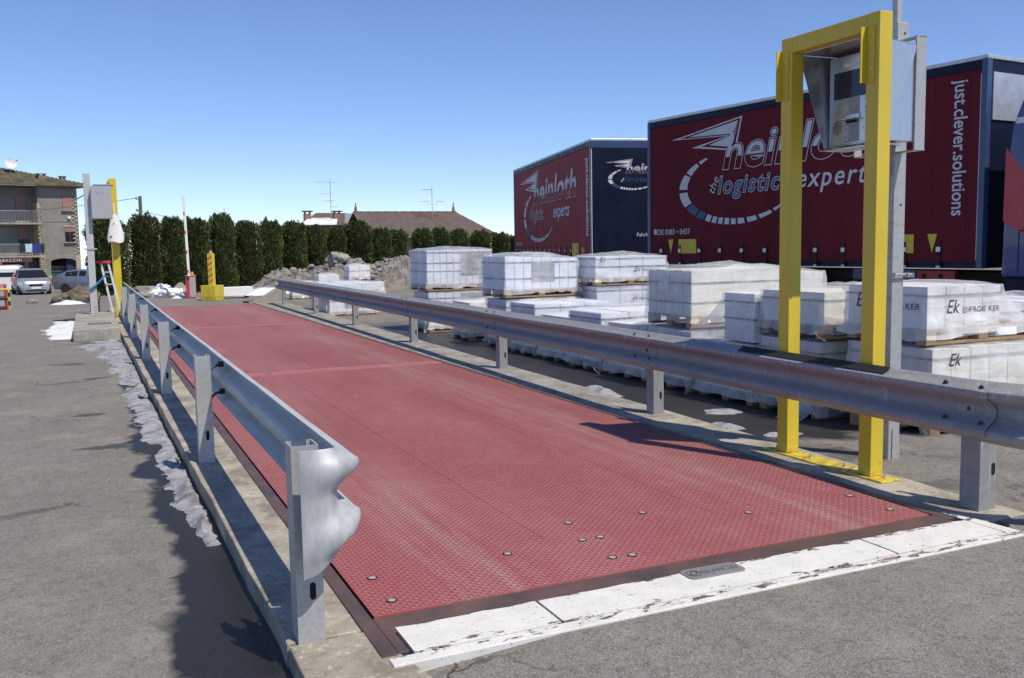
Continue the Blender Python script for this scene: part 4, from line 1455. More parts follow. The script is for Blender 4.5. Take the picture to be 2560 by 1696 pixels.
def hleft(x, y):
    xk = -0.36 - 0.0095 * y
    d = xk - x
    w = wl(y) * (1 + 0.45 * fb(y * 1.3, 3.0)) + 0.06 * fb(x * 9, y * 4)
    if wl(y) <= 0 or d < -0.02: return -0.05
    w *= 0.85
    inner = 0.05 + 0.03 * fb(y * 2, 11)
    if d < inner: return 0.05 * (d / inner) - 0.02 + 0.02 * fb(x * 14, y * 14)
    s = 1 - (d - inner) / max(0.05, w)
    if s <= -0.1: return -0.05
    return 0.05 * max(s, 0) ** 0.6 * (0.8 + 0.7 * fb(x * 4, y * 1.7)) - 0.014 + 0.012 * fb(x * 12, y * 4.5) + 0.006 * fb(x * 31, y * 16)


snow_patch('snow', 'dirty, shade-toned melting snow strip along the foot of the left kerb', -2.0, -0.33, 1.4, 14.4, 0.022, hleft, M['snow'])
snow_patch('snow', 'blue-white snow beside the concrete foundation block', -2.1, -1.25, 14.2, 20.5, 0.07,
           lambda x, y: 0.10 * (1 - ((x + 1.3) / (0.55 + 0.25 * fb(y * 1.3, 2))) ** 2) * sm(y, 14.6, 15.6) * sm(y, 20.4, 18.5) - 0.035 + 0.04 * fb(x * 5, y * 5), M['snow_clean'])
for lab, cx, cy, rx, ry, h in (('small snow lump on the right kerb beyond the second post', 3.56, 4.45, 0.09, 0.36, 0.04), ('thin snow strip at the kerb edge beside the yellow frame', 3.55, 2.45, 0.08, 0.2, 0.022),
                               ('thin snow smear on the dark asphalt behind the yellow frame', 3.95, 2.25, 0.16, 0.12, 0.014), ('snow scrap beside the right rail far post', 3.62, 15.5, 0.16, 0.3, 0.02),
                               ('snow smear at the foot of the near pallets', 4.25, 3.4, 0.18, 0.16, 0.010)):
    snow_patch('snow', lab, cx - rx * 1.3, cx + rx * 1.3, cy - ry * 1.3, cy + ry * 1.3, 0.03,
               lambda x, y: h * (1 - ((x - cx) / rx) ** 2 - ((y - cy) / ry) ** 2) + 0.5 * h * fb(x * 8, y * 8), M['snow'], 0.0 if cx > 3.9 else 0.1 - (gz(cx, cy) + 0.1) if cx < 3.6 else 0.0)
snow_patch('snow', 'snow and slush lying by the far boulders', -2.3, -0.9, 27.2, 28.2, 0.07, lambda x, y: 0.10 * (1 - ((x + 1.6) / 0.5) ** 2 - ((y - 27.7) / 0.35) ** 2) + 0.05 * fb(x * 4, y * 4), M['snow_clean'])
snow_patch('snow', 'bank of snow left of the rubble heap', 2.9, 5.6, 28.3, 30.5, 0.1, lambda x, y: 0.20 * (1 - ((x - 4.2) / 1.25) ** 2 - ((y - 29.4) / 0.8) ** 2) + 0.12 * fb(x * 2.5, y * 2.5), M['snow_clean'])

# curved concrete end wall beyond the right rail
ew = []
for k in range(13):
    s = k / 12
    x = 2.95 + 0.95 * s
    ew.append((x, 0.02 + 0.40 * sm(s, 0, 1) ** 1.1))
mb = MB().prism([(ew[0][0], -0.12)] + ew + [(ew[-1][0], -0.12)], 'y', 22.55, 22.75)
tag(mb.build('end_wall', M['conc'], bevel=0.012), 'low concrete end wall with a curved top beyond the right rail', 'wall')
tag(MB().add([(0, 0, 0), (1.1, 0.15, 0.03), (1.25, 1.0, 0.16), (0.2, 1.1, 0.10), (0.55, 0.5, 0.2)], [(0, 1, 4), (1, 2, 4), (2, 3, 4), (3, 0, 4)]).build('white_tarpaulin', M['plasticbag'], None, (3.1, 24.2, 0.12)),
    'white tarpaulin over goods behind the curved end wall', 'tarpaulin')
cr = empty('white_crate', (2.7, 27.2, -0.1), R(12), 'long white box lying on boards between the yellow block and the end wall', 'box')
part_box('box', M['carton'], cr, 0, 1.15, 0, 0.4, 0.08, 0.36, 0.01)
part_box('runner', M['wood'], cr, 0.0, 0.12, -0.02, 0.42, 0, 0.078)
part_box('runner', M['wood'], cr, 1.0, 1.12, -0.02, 0.42, 0, 0.078)


# ------------------------------------------------------------------ rubble, boulders, sacks
def rock_mesh(name, r, seed, sub=3, rough=0.45):
    bm = bmesh.new()
    bmesh.ops.create_icosphere(bm, subdivisions=sub, radius=1)
    for v in bm.verts:
        n = v.co.copy()
        k = 1 + rough * noise.fractal(n * 1.3 + Vector((seed, seed * 2, 0)), 1.0, 2.1, 5) + 0.25 * rough * noise.cell(n * 2.2 + Vector((seed, 0, 0)))
        v.co = Vector((n.x * r[0], n.y * r[1], n.z * r[2])) * k
    me = bpy.data.meshes.new(name)
    bm.to_mesh(me)
    bm.free()
    return me


hv, hf = [], []
nX, nY = 90, 40
for j in range(nY + 1):
    for i in range(nX + 1):
        x = 3.9 + 6.9 * i / nX
        y = 29.4 + 4.2 * j / nY
        s = (x - 3.9) / 6.9
        prof = 0.75 * sm(s, 0.02, 0.22) + 0.38 * sm(s, 0.35, 0.6) - 0.25 * sm(s, 0.6, 0.75) + 0.25 * sm(s, 0.75, 0.9) - 1.1 * sm(s, 0.93, 1.0)
        t = (y - 29.4) / 4.2
        h = prof * math.sin(PI * min(1, t * 1.05)) ** 0.8
        n1 = fb(x * 2.3, y * 2.3, 4)
        h += (0.26 * n1 + 0.07 * fb(x * 7, y * 7, 2)) * sm(h, 0.0, 0.35)
        hv.append((x, y, gz(x, y) - 0.05 + max(0, h)))
hf = [(j * (nX + 1) + i, j * (nX + 1) + i + 1, (j + 1) * (nX + 1) + i + 1, (j + 1) * (nX + 1) + i) for j in range(nY) for i in range(nX)]
mb = MB()
mb.v, mb.f = hv, hf
hp = mb.build('rubble_heap', M['soil'])
tag(hp, 'heap of broken earth and stones in front of the cypress hedge', 'rubble', kind='stuff')
rk = [rock_mesh('rubble_stone', (0.16, 0.14, 0.12), k * 3.7, 2, 0.5) for k in range(4)]
mb = MB()
for k in range(150):
    i = rng.randrange(nX * 8 // 10) + 6
    j = rng.randrange(4, nY // 2 + 4)
    p = hv[j * (nX + 1) + i]
    m = rk[k % 4]
    s = rng.uniform(0.2, 0.8)
    Mx = Matrix.Translation((p[0], p[1], p[2] + 0.02)) @ Matrix.Rotation(rng.uniform(0, 6), 4, 'Z') @ Matrix.Scale(s, 4)
    mb.add([v.co for v in m.vertices], [tuple(q.vertices) for q in m.polygons], Mx)
tag(mb.build('rubble_stones', M['rock']), 'loose stones strewn over the rubble heap', 'stones', kind='stuff')
for m in rk: bpy.data.meshes.remove(m)
tag(put('boulder', rock_mesh('boulder', (0.36, 0.3, 0.26), 5.1), M['rock'], None, (7.5, 31.0, 1.05)), 'pale round boulder on top of the rubble heap', 'boulder', 'boulders in the yard')
tag(put('boulder', rock_mesh('boulder', (0.42, 0.34, 0.30), 8.4), M['drock'], None, (-1.18, 28.2, 0.08)), 'dark mossy boulder beside the left galvanised post', 'boulder', 'boulders in the yard')
tag(put('boulder', rock_mesh('boulder', (0.32, 0.26, 0.2), 2.9), M['drock'], None, (-1.72, 28.4, 0.0)), 'dark earth-covered boulder left of the mossy one', 'boulder', 'boulders in the yard')
tag(put('boulder', rock_mesh('boulder', (0.15, 0.12, 0.1), 1.3), M['rock'], None, (-2.62, 28.9, -0.06)), 'small pale stone on the verge in front of the silver car', 'boulder', 'boulders in the yard')
tag(put('boulder', rock_mesh('boulder', (0.42, 0.3, 0.26), 6.3), M['rock'], None, (0.82, 30.3, 0.04)), 'brown rock at the left end of the white sacks', 'boulder', 'boulders in the yard')
tag(put('boulder', rock_mesh('boulder', (0.28, 0.25, 0.24), 9.3), M['rock'], None, (1.88, 30.3, 0.06)), 'brown rock between the white sacks and the barrier', 'boulder', 'boulders in the yard')
for k, (x, y, z, s, lab) in enumerate(((1.12, 30.0, 0.0, 0.30, 'leftmost crumpled white sack before the hedge'), (1.40, 29.9, 0.02, 0.33, 'middle crumpled white sack before the hedge'), (1.28, 30.1, 0.2, 0.26, 'white sack lying on top of the others before the hedge'),
                                       (1.68, 30.0, 0.03, 0.26, 'rightmost crumpled white sack before the hedge'))):
    tag(put('rubble_sack', rock_mesh('rubble_sack', (s, s * 0.8, s * 0.62), 20 + k * 3.3, 3, 0.35), M['plasticbag'], None, (x, y, z), rz=k), lab, 'sack', 'white rubble sacks before the hedge')
snow_patch('snow', 'patch of snow in front of the barrier cabinet', 1.4, 2.3, 28.6, 29.4, 0.07, lambda x, y: 0.08 * (1 - ((x - 1.85) / 0.4) ** 2 - ((y - 29) / 0.3) ** 2) + 0.03 * fb(x * 4, y * 4), M['snow_clean'])

# ------------------------------------------------------------------ barrier, traffic block, barrier cabinet at the left
br = empty('barrier', (2.03, 28.4, -0.1), 0, 'red and grey barrier cabinet with raised white boom before the hedge', 'barrier', 'road barriers')
part_box('cabinet', M['red'], br, -0.15, 0.15, 0.0, 0.3, 0.0, 0.72, 0.01)
part_box('cabinet_door', M['grey'], br, -0.06, 0.135, -0.012, -0.001, 0.04, 0.69, 0.004)
part_box('lid', M['grey'], br, -0.155, 0.155, -0.012, 0.305, 0.722, 0.75, 0.006)
MB().lathe([(0, 0.751), (0.055, 0.751), (0.055, 0.80), (0.035, 0.85), (0, 0.86)], 12, cx=0.05, cy=0.1).build('beacon', M['orange'], br, smooth=True)
bm_ = Matrix.Translation((-0.06, -0.06, 0.72)) @ Matrix.Rotation(R(-1.0), 4, 'Y')
boom = MB().box(-0.04, 0.04, -0.02, 0.02, 0, 2.62, bm_).build('boom', M['white'], br, bevel=0.008)
for k, z in enumerate((0.1, 0.72, 1.35, 1.95)):
    MB().box(-0.0415, 0.0, -0.0215, 0.0215, z, z + 0.12, bm_).build('stripe', M['red'], boom)
MB().cyl((-0.095, -0.06, 3.31), (-0.095, -0.06, 2.55), 0.012, n=6).build('boom_strut', M['alu'], br)
tb = empty('ballast_block', (2.12, 26.5, -0.1), R(-38), 'bright yellow concrete ballast block carrying a striped column', 'block')
part_box('block', M['yellow'], tb, 0.0, 0.50, 0.0, 0.50, 0.0, 0.47, 0.012)


def ring_y(mb, cx, cz, y, r0, r1, n=20, axis='y'):
    for k in range(n):
        a0, a1 = 2 * PI * k / n, 2 * PI * (k + 1) / n
        v = []
        for a in (a0, a1):
            for rr in (r0, r1):
                for d in (0, 0.006):
                    p, q = cx + rr * math.cos(a), cz + rr * math.sin(a)
                    v.append((p, y - d, q) if axis == 'y' else (y - d, p, q))
        mb.add(v, [(0, 2, 6, 4), (1, 5, 7, 3), (0, 4, 5, 1), (2, 3, 7, 6)])
    return mb


ring_y(MB(), 0.25, 0.24, -0.0005, 0.11, 0.125).build('moulded_ring', M['yellow'], tb)
ring_y(MB(), 0.25, 0.24, -0.0005, 0.11, 0.125, axis='x').build('moulded_ring', M['yellow'], tb)
col_ = part_box('column', M['yellow'], tb, 0.17, 0.33, 0.17, 0.33, 0.472, 1.45, 0.006)
for k in range(5):
    z = 0.52 + k * 0.18
    MB().add([(0.168, 0.1675, z), (0.332, 0.1675, z + 0.10), (0.332, 0.1675, z + 0.14), (0.168, 0.1675, z + 0.04)], [(0, 1, 2, 3)]).build('stripe', M['red'], col_)
MB().lathe([(0, 1.451), (0.05, 1.451), (0.05, 1.52), (0, 1.54)], 10, cx=0.25, cy=0.25).build('lamp_cap', M['grey'], tb)
bc = empty('barrier_cabinet', (-3.35, 25.9, -0.1), 0, 'grey and red barrier cabinet cut by the left edge', 'barrier', 'road barriers')
part_box('cabinet', M['red'], bc, -0.2, 0.25, 0, 0.35, 0, 0.70, 0.01)
part_box('cabinet_door', M['grey'], bc, -0.19, 0.20, -0.012, -0.001, 0.06, 0.67, 0.004)
gb = empty('guard_hoop', (-3.02, 25.75, -0.1), 0, 'yellow and black tubular guard hoop at the left edge', 'bollard')
zs = [0, 0.12, 0.24, 0.36, 0.48, 0.56]
for k in range(5):
    MB().cyl((0, 0, zs[k]), (0, 0, zs[k + 1]), 0.03, n=10).build('tube_band', M['yellow'] if k % 2 == 0 else M['black'], gb)
MB().cyl((-0.33, 0, 0.565), (0.0, 0, 0.565), 0.03, n=10).build('top_tube', M['yellow'], gb)
MB().cyl((-0.33, 0, 0.30), (-0.032, 0, 0.30), 0.025, n=10).build('cross_tube', M['black'], gb)


# ------------------------------------------------------------------ cypress hedge
def cypress(seed, H=3.1, W_=0.62):
    rn = np.random.RandomState(seed)
    n = 9500
    z = rn.beta(1.05, 1.0, n) * H
    th = rn.rand(n) * 2 * PI
    zr = z / H
    lump = np.array([fb(math.cos(t) * 1.3 + seed, math.sin(t) * 1.3, q * 3.2) for t, q in zip(th, zr)])
    rad = W_ * (np.clip(1 - np.maximum(0, (zr - 0.90) / 0.13), 0.2, 1) ** 0.6) * (0.86 + 0.14 * np.minimum(1, zr * 6)) * (1 + 0.34 * lump)
    k = np.sqrt(0.55 + 0.45 * rn.rand(n))
    c = np.stack([np.cos(th) * rad * k, np.sin(th) * rad * k, z], 1)
    wisp = rn.rand(n) < 0.035
    c[wisp, 2] += rn.rand(wisp.sum()) * 0.14 * (zr[wisp] > 0.8)
    top = zr > 0.85
    c[top, 2] += 0.22 * np.array([fb(p[0] * 3.5 + seed, p[1] * 3.5, 2.0) for p in c[top]])
    # leaf sprays: elongated upward pointing triangles / quads
    L = 0.07 + 0.08 * rn.rand(n)
    d = np.stack([np.cos(th) * 0.7 + rn.randn(n) * 0.4, np.sin(th) * 0.7 + rn.randn(n) * 0.4, 0.9 + rn.randn(n) * 0.35], 1)
    d /= np.linalg.norm(d, axis=1)[:, None]
    s = np.cross(d, rn.randn(n, 3))
    s /= np.linalg.norm(s, axis=1)[:, None]
    w = (0.012 + 0.016 * rn.rand(n))[:, None]
    V = np.stack([c - d * L[:, None] * 0.5, c + s * w, c + d * L[:, None] * 0.7, c - s * w], 1).reshape(-1, 3)
    F = np.arange(4 * n).reshape(-1, 4)
    me = bpy.data.meshes.new('crown')
    me.from_pydata([tuple(p) for p in V], [], [tuple(q) for q in F])
    me.materials.append(M['leaf'])
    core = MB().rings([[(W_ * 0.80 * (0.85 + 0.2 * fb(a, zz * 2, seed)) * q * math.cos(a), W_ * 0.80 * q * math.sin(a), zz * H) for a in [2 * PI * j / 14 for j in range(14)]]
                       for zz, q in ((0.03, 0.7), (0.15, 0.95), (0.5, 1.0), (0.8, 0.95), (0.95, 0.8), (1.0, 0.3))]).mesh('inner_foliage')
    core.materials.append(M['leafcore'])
    return me, core


CY = [cypress(k) for k in (3, 11, 23, 37, 51)]
trunk = MB().tube([(0, 0, -0.3), (0.01, 0, 0.2), (0, 0.02, 0.8)], [0.08, 0.07, 0.05], 8).mesh('trunk')
trunk.materials.append(M['bark'])
words = ['first', 'second', 'third', 'fourth', 'fifth', 'sixth', 'seventh', 'eighth', 'ninth', 'tenth', 'eleventh', 'twelfth', 'thirteenth', 'fourteenth', 'fifteenth', 'sixteenth', 'seventeenth', 'eighteenth', 'nineteenth']
hed = [(-0.25, 37.0, 2.78), (1.17, 37.85, 2.89), (2.3, 38.47, 2.81), (3.25, 38.96, 2.79), (4.46, 39.56, 2.97), (5.58, 40.1, 2.66), (6.73, 40.62, 2.73), (7.95, 41.15, 2.68), (9.05, 41.61, 2.48), (10.17, 42.07, 2.37),
       (11.39, 42.54, 2.69), (12.76, 43.06, 2.37), (13.8, 43.44, 2.3), (15.29, 43.96, 2.37), (16.4, 44.34, 2.37), (17.69, 44.77, 2.3), (19.18, 45.24, 2.24), (20.55, 45.67, 2.12), (21.66, 46.0, 1.98)]
wid = [0.75, 0.62, 0.60, 0.58, 0.60, 0.60, 0.58, 0.62, 0.58, 0.52, 0.70, 0.62, 0.50, 0.62, 0.58, 0.58, 0.62, 0.60, 0.55]
for i, (x, y, zt) in enumerate(hed):
    zb = gz(x, y)
    o = empty('cypress_tree', (x, y, zb), rng.uniform(0, 6), 'clipped dark cypress, ' + words[i] + ' tree of the hedge counted from the left', 'tree', 'cypress hedge behind the yard')
    cr_, co_ = CY[i % 5]
    s = (zt - zb) / 3.1
    w = wid[i] / 0.62 * (0.98 + 0.08 * math.sin(i * 2.7))
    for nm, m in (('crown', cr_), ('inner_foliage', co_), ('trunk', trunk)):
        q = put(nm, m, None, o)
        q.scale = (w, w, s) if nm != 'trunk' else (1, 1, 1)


# ------------------------------------------------------------------ three-storey building at the left
bd = empty('apartment_building', (-1.63, 90.0, -1.36), math.atan2(0.326, 0.945), 'three-storey plastered building with stone corners, balconies and a shop, left edge', 'building')
# local x runs along the front (0 = right corner), y into the house, z from its own ground
mb = MB()
mb.box(-3.35, 0.0, 0.0, 8.0, 2.55, 8.72)
mb.build('right_bay_wall', M['plaster'], bd)
part_box('rear_wall', M['plaster'], bd, -16, -3.36, 1.4, 8.0, 2.55, 8.72)
part_box('ground_floor_wall', M['dstone'], bd, -16, -3.36, 1.2, 8.0, 0.0, 2.54)
# ground floor of the right bay with the garage opening
part_box('pier', M['plaster'], bd, -2.94, -2.56, 0.002, 0.5, 0, 2.54)
part_box('pier', M['stone'], bd, -0.40, 0.0, 0.002, 0.5, 0, 2.54)
arch = [(-2.555, 2.545), (-2.555, 2.05)] + [(-2.555 + 2.15 * k / 10, 2.05 + 0.26 * math.sin(PI * k / 10) ** 0.5) for k in range(1, 10)] + [(-0.405, 2.05), (-0.405, 2.545)]
MB().prism(arch, 'y', 0.003, 0.45).build('arch_lintel', M['plaster'], bd)
part_box('garage_back', M['hole'], bd, -3.3, -0.02, 1.5, 1.6, 0, 2.54)
for k in range(12):
    part_box('gate_bar', M['rail'], bd, -2.45 + k * 0.12, -2.42 + k * 0.12, 0.9, 0.93, 0.1, 1.55)
part_box('gate_rail', M['rail'], bd, -2.5, -1.05, 0.9, 0.93, 1.55, 1.60)
part_box('garage_curtain', M['bluetarp'], bd, -1.15, -0.42, 0.35, 0.40, 0.15, 2.35)
# quoins and the stone pilaster
sb = rock_mesh('quoin_stone', (0.16, 0.09, 0.09), 3.0, 1, 0.25)
sb.materials.append(M['stone'])
for k in range(34):
    z = 2.7 + k * 0.172
    q = put('quoin_stone', sb, None, bd, (-0.10 - (0.16 if k % 2 else 0.30) * (1 if k % 2 == 0 else 0.2) - rng.uniform(0, 0.06), 0.0, z), rz=rng.uniform(-0.3, 0.3))
    q.scale = (rng.uniform(0.7, 1.1), 1, rng.uniform(0.7, 1.05))
for k in range(44):
    z = 0.1 + k * 0.155
    for dx in ((-3.33, -3.1) if z < 2.6 else (-3.28,)):
        q = put('quoin_stone', sb, None, bd, (dx + rng.uniform(-0.05, 0.05), -0.03, z), rz=rng.uniform(-0.4, 0.4))
        q.scale = (rng.uniform(0.8, 1.4), 1.3, rng.uniform(0.7, 1.1))
part_box('stone_pilaster', M['stone'], bd, -3.45, -2.95, -0.04, 0.5, 0, 2.53)
part_box('stone_pilaster', M['stone'], bd, -3.42, -3.20, -0.02, 1.39, 2.56, 7.2)


def window(x0, x1, z0, z1, y, shutter, parent):
    w = empty('window', (0, 0, 0), parent=parent)
    part_box('window_reveal', M['hole'], w, x0, x1, y - 0.004, y + 0.05, z0, z1)
    if shutter > 0:
        n = 7
        h = (z1 - z0) * shutter
        for k in range(n):
            part_box('shutter_slat', M['shutter'], w, x0 + 0.02, x1 - 0.02, y - 0.03, y - 0.012, z1 - h + h * k / n + 0.006, z1 - h + h * (k + 1) / n)
    if shutter < 1:
        part_box('pane', M['glass'], w, x0 + 0.05, x1 - 0.05, y - 0.012, y - 0.006, z0 + 0.05, z1 - (z1 - z0) * shutter)
        part_box('frame', M['maroon'], w, (x0 + x1) / 2 - 0.03, (x0 + x1) / 2 + 0.03, y - 0.03, y - 0.013, z0, z1 - (z1 - z0) * shutter)
    part_box('sill', M['conc'], w, x0 - 0.15, x1 + 0.15, y - 0.2, y - 0.005, z0 - 0.09, z0 - 0.01)
    return w


window(-1.28, -0.42, 6.60, 7.92, 0.0, 1.0, bd)
window(-1.22, -0.36, 3.76, 5.05, 0.0, 0.3, bd)
window(-4.75, -3.85, 5.65, 7.85, 1.4, 1.0, bd)
window(-4.70, -3.80, 2.78, 4.95, 1.4, 0.4, bd)
part_box('lintel', M['stone'], bd, -1.35, -0.25, -0.05, -0.002, 5.12, 5.24)
part_box('string_course', M['conc'], bd, -2.9, -0.35, -0.04, -0.002, 5.58, 5.65)
part_box('vent_box', M['white'], bd, -0.95, -0.70, -0.2, -0.002, 5.85, 6.05)
# balconies
for zb, nm in ((5.50, 'upper'), (2.62, 'lower')):
    b = empty('balcony', (0, 0, 0), parent=bd)
    part_box('slab', M['conc'], b, -16, -3.08, -0.12, 1.38, zb - 0.17, zb)
    part_box('handrail', M['rail'], b, -16, -3.1, -0.10, -0.06, zb + 0.98, zb + 1.03)
    part_box('bottom_rail', M['rail'], b, -16, -3.1, -0.10, -0.06, zb + 0.1, zb + 0.13)
    bar = MB().box(0, 0.022, 0, 0.022, 0.131, 0.979).mesh('baluster')
    bar.materials.append(M['rail'])
    for k in range(34):
        put('baluster', bar, None, b, (-3.14 - k * 0.115, -0.09, zb))
# laundry on the lower rail
for x, w, h, c, lab in ((-5.0, 0.30, 0.55, 'clothdark', 'dark trousers hung on the lower balcony rail'), (-4.6, 0.55, 0.75, 'clothlight', 'light blue towel hung on the lower balcony rail'), (-4.02, 0.38, 0.75, 'clothblue', 'bright blue shirt beside the light towel'),
                       (-3.65, 0.32, 0.70, 'clothblue', 'second bright blue shirt on the balcony rail'), (-3.33, 0.28, 0.8, 'clothdark', 'dark garment beside the stone pilaster')):
    rs = []
    n = 8
    for j in range(2):
        rs.append([(x + w * k / n, -0.14 - j * 0.015 + 0.02 * math.sin(k * 2.1), 2.62 + 1.03 - 0.0 - 0.0) for k in range(n + 1)] + [(x + w * k / n * (1 - 0.1), -0.13 - j * 0.015 + 0.03 * math.sin(k * 2.4), 3.65 - h) for k in range(n, -1, -1)])
    q = MB().rings(rs).build('laundry', M[c], None, bd.location, rz=bd.rotation_euler.z)
    tag(q, lab, 'laundry', 'washing on the balcony')
# shop front
part_box('awning', M['maroon'], bd, -16, -4.15, -0.25, 1.19, 2.05, 2.40)
letter(bd, 'TABACCHI', 0.34, (-7.1, -0.26, 2.12), M['pale'], spacing=1.35)
part_box('shop_glass', M['glass'], bd, -16, -4.6, 1.12, 1.19, 0.3, 2.0)
for x in (-6.0, -4.95):
    part_box('notice', M['clothlight'], bd, x, x + 0.22, 1.105, 1.118, 1.0, 1.3)
part_box('door_post', M['stone'], bd, -4.45, -4.15, 0.9, 1.19, 0, 2.04)
# hipped roof with ribs
rf = empty('roof', (0, 0, 0), parent=bd)
rv, rfc = [], []
N = 150
for i in range(N + 1):
    x = 0.75 - 17.5 * i / N
    c = 0.045 * math.cos(i / N * 17.5 / 0.30 * 2 * PI)
    zt = 8.9 + min(1.0, (0.75 - x) / 6.6) * 1.68
    yt = -0.65 + min(1.0, (0.75 - x) / 6.6) * 4.65
    rv += [(x, -0.65, 8.72 + 0.05 + c), (x, yt, zt + 0.05 + c), (x, -0.65, 8.66), (x, yt, zt - 0.06)]
for i in range(N):
    a, b = i * 4, i * 4 + 4
    rfc += [(a, b, b + 1, a + 1), (a + 2, a + 3, b + 3, b + 2), (a, a + 2, b + 2, b), (a + 1, b + 1, b + 3, a + 3)]
mb = MB()
mb.v, mb.f = rv, rfc
mb.build('ribbed_slope', M['rooft'], rf)
MB().add([(0.75, -0.65, 8.75), (0.75, 8.6, 8.75), (-5.85, 4.0, 10.52), (0.70, -0.60, 8.66), (0.70, 8.6, 8.66), (-5.8, 4.0, 10.4)], [(0, 1, 2), (3, 5, 4), (0, 3, 4, 1), (0, 2, 5, 3), (1, 4, 5, 2)]).build('hip_slope', M['rooft'], rf)
part_box('eaves_soffit', M['maroon'], rf, -16, 0.72, -0.62, 1.38, 8.73 - 0.08, 8.64)
for (x, y, w, z0, z1) in ((-2.9, 0.75, 0.62, 9.0, 9.85), (-0.55, 2.2, 0.42, 9.0, 9.80)):
    ch = empty('chimney', (x, y, 0), parent=rf)
    part_box('stack', M['brick'], ch, 0, w, 0, 0.5, z0, z1 - 0.16)
    part_box('cap_slab', M['conc'], ch, -0.09, w + 0.09, -0.09, 0.59, z1 - 0.05, z1)
    for dx in (0.0, w - 0.1):
        part_box('cap_leg', M['brick'], ch, dx, dx + 0.1, 0, 0.5, z1 - 0.159, z1 - 0.051)
MB().tube([(0.0, 0.05, 7.6), (0.7, -0.55, 8.1)], 0.05, 6).build('downpipe', M['bluestrap'], bd)
sd_ = empty('satellite_dish', (-7.2, 90.6, 8.6), 0, 'white satellite dish on the roof ridge at the left edge', 'satellite dish')
MB().lathe([(0.0, 0.0), (0.25, 0.03), (0.45, 0.11), (0.5, 0.15), (0.49, 0.17), (0.44, 0.13), (0.0, 0.02)], 16, Matrix.Rotation(R(75), 4, 'X') @ Matrix.Rotation(R(20), 4, 'Y')).build('dish', M['white'], sd_, (0.4, 0, 0.75), smooth=True)
MB().tube([(0.4, 0, -0.2), (0.4, 0, 0.75)], 0.03, 6).build('mast', M['rail'], sd_)
MB().tube([(0.4, -0.05, 0.55), (0.95, -0.5, 1.0)], 0.015, 5).build('feed_arm', M['rail'], sd_)
MB().cyl((0.93, -0.5, 0.98), (1.0, -0.55, 1.03), 0.05, n=8).build('feed_horn', M['dbolt'], sd_)
gbn = empty('wheelie_bin', (-3.9, 84.0, -1.32), 0, 'dark green waste bin beside the stone pilaster of the building', 'bin', 'waste bins by the building')
part_box('bin_body', M['green'], gbn, 0, 0.8, 0, 0.8, 0.05, 1.15, 0.04)
part_box('bin_lid', M['green'], gbn, -0.04, 0.84, -0.05, 0.82, 1.16, 1.25, 0.03)
gb2 = empty('wheelie_bin', (-2.55, 86.0, -1.33), R(10), 'low green container under the garage arch', 'bin', 'waste bins by the building')
part_box('bin_body', M['green'], gb2, 0, 1.7, 0, 0.8, 0.05, 0.9, 0.04)
part_box('bin_lid', M['green'], gb2, -0.04, 1.74, -0.05, 0.82, 0.91, 1.0, 0.03)


# ------------------------------------------------------------------ houses behind the hedge
def tiled_slope(mb, xa, xb, ya, za, yb, zb, pitch=0.24, xr=None):
    """Corrugated tile slope from eaves (ya,za) to ridge (yb,zb); xr gives the ridge extent for hips."""
    xr = xr or (xa, xb)
    n = max(4, int((xb - xa) / pitch * 6))
    m = 14
    v = []
    for j in range(m + 1):
        t = j / m
        for i in range(n + 1):
            s = i / n
            x = (xa + (xb - xa) * s) * (1 - t) + (xr[0] + (xr[1] - xr[0]) * s) * t
            c = 0.035 * abs(math.sin(x / pitch * PI))
            v.append((x, ya + (yb - ya) * t, za + (zb - za) * t + c + (0.03 if j % 1 == 0 else 0) * (1 - (t * m) % 1)))
    mb.add(v, [(j * (n + 1) + i, j * (n + 1) + i + 1, (j + 1) * (n + 1) + i + 1, (j + 1) * (n + 1) + i) for j in range(m) for i in range(n)])
    return mb


hr = empty('farm_house', (0, 0, 0), 0, 'long low house with a brown tiled roof behind the right part of the hedge', 'house', 'houses behind the hedge')
hr.location = (17.4, 62.0, -0.72)
part_box('wall', M['plaster'], hr, 0.45, 9.3, 0.5, 7.0, 0, 2.75)
MB().prism([(0.5, 2.75), (7.0, 2.75), (3.75, 4.62)], 'x', 0.45, 0.75).build('gable', M['conc'], hr)
mb = MB()
tiled_slope(mb, -0.1, 10.4, -0.4, 2.75, 3.75, 4.78, 0.26, (-0.1, 8.2))
mb.build('roof_slope', M['tile'], hr)
MB().add([(10.4, -0.4, 2.75), (10.4, 7.9, 2.75), (8.2, 3.75, 4.78)], [(0, 1, 2)]).build('roof_hip', M['tile'], hr)
MB().add([(-0.1, 7.9, 2.75), (10.4, 7.9, 2.75), (8.2, 3.75, 4.78), (-0.1, 3.75, 4.78)], [(0, 1, 2, 3)]).build('roof_slope', M['tile'], hr)
rt = MB().tube([(0, 0, 0), (0.34, 0, 0)], 0.09, 8).mesh('ridge_tile')
rt.materials.append(M['tile'])
for k in range(24): put('ridge_tile', rt, None, hr, (-0.05 + k * 0.345, 3.75, 4.80 + (k % 2) * 0.012))
for x, h in ((0.15, 0.55), (8.0, 0.62)):
    pf = MB().lathe([(0, 4.7), (0.14, 4.7), (0.14, 4.95), (0.09, 5.0), (0.13, 5.08), (0.08, 5.16), (0.10, 5.22), (0.05, 5.3), (0, 4.7 + h + 0.25)], 10, cx=x, cy=3.75).build('roof_finial', M['brick'], hr, smooth=True)
    part_box('flue_cap', M['dbolt'], hr, x - 0.03, x + 0.03, 3.72, 3.78, 5.25, 5.25 + h * 0.5)
hl = empty('farm_house', (12.4, 66.0, -0.9), 0, 'small house with snow on its roof and two brick chimneys behind the hedge', 'house', 'houses behind the hedge')
part_box('wall', M['plaster'], hl, 0.6, 6.2, 0.6, 6, 0, 4.2)
mb = MB()
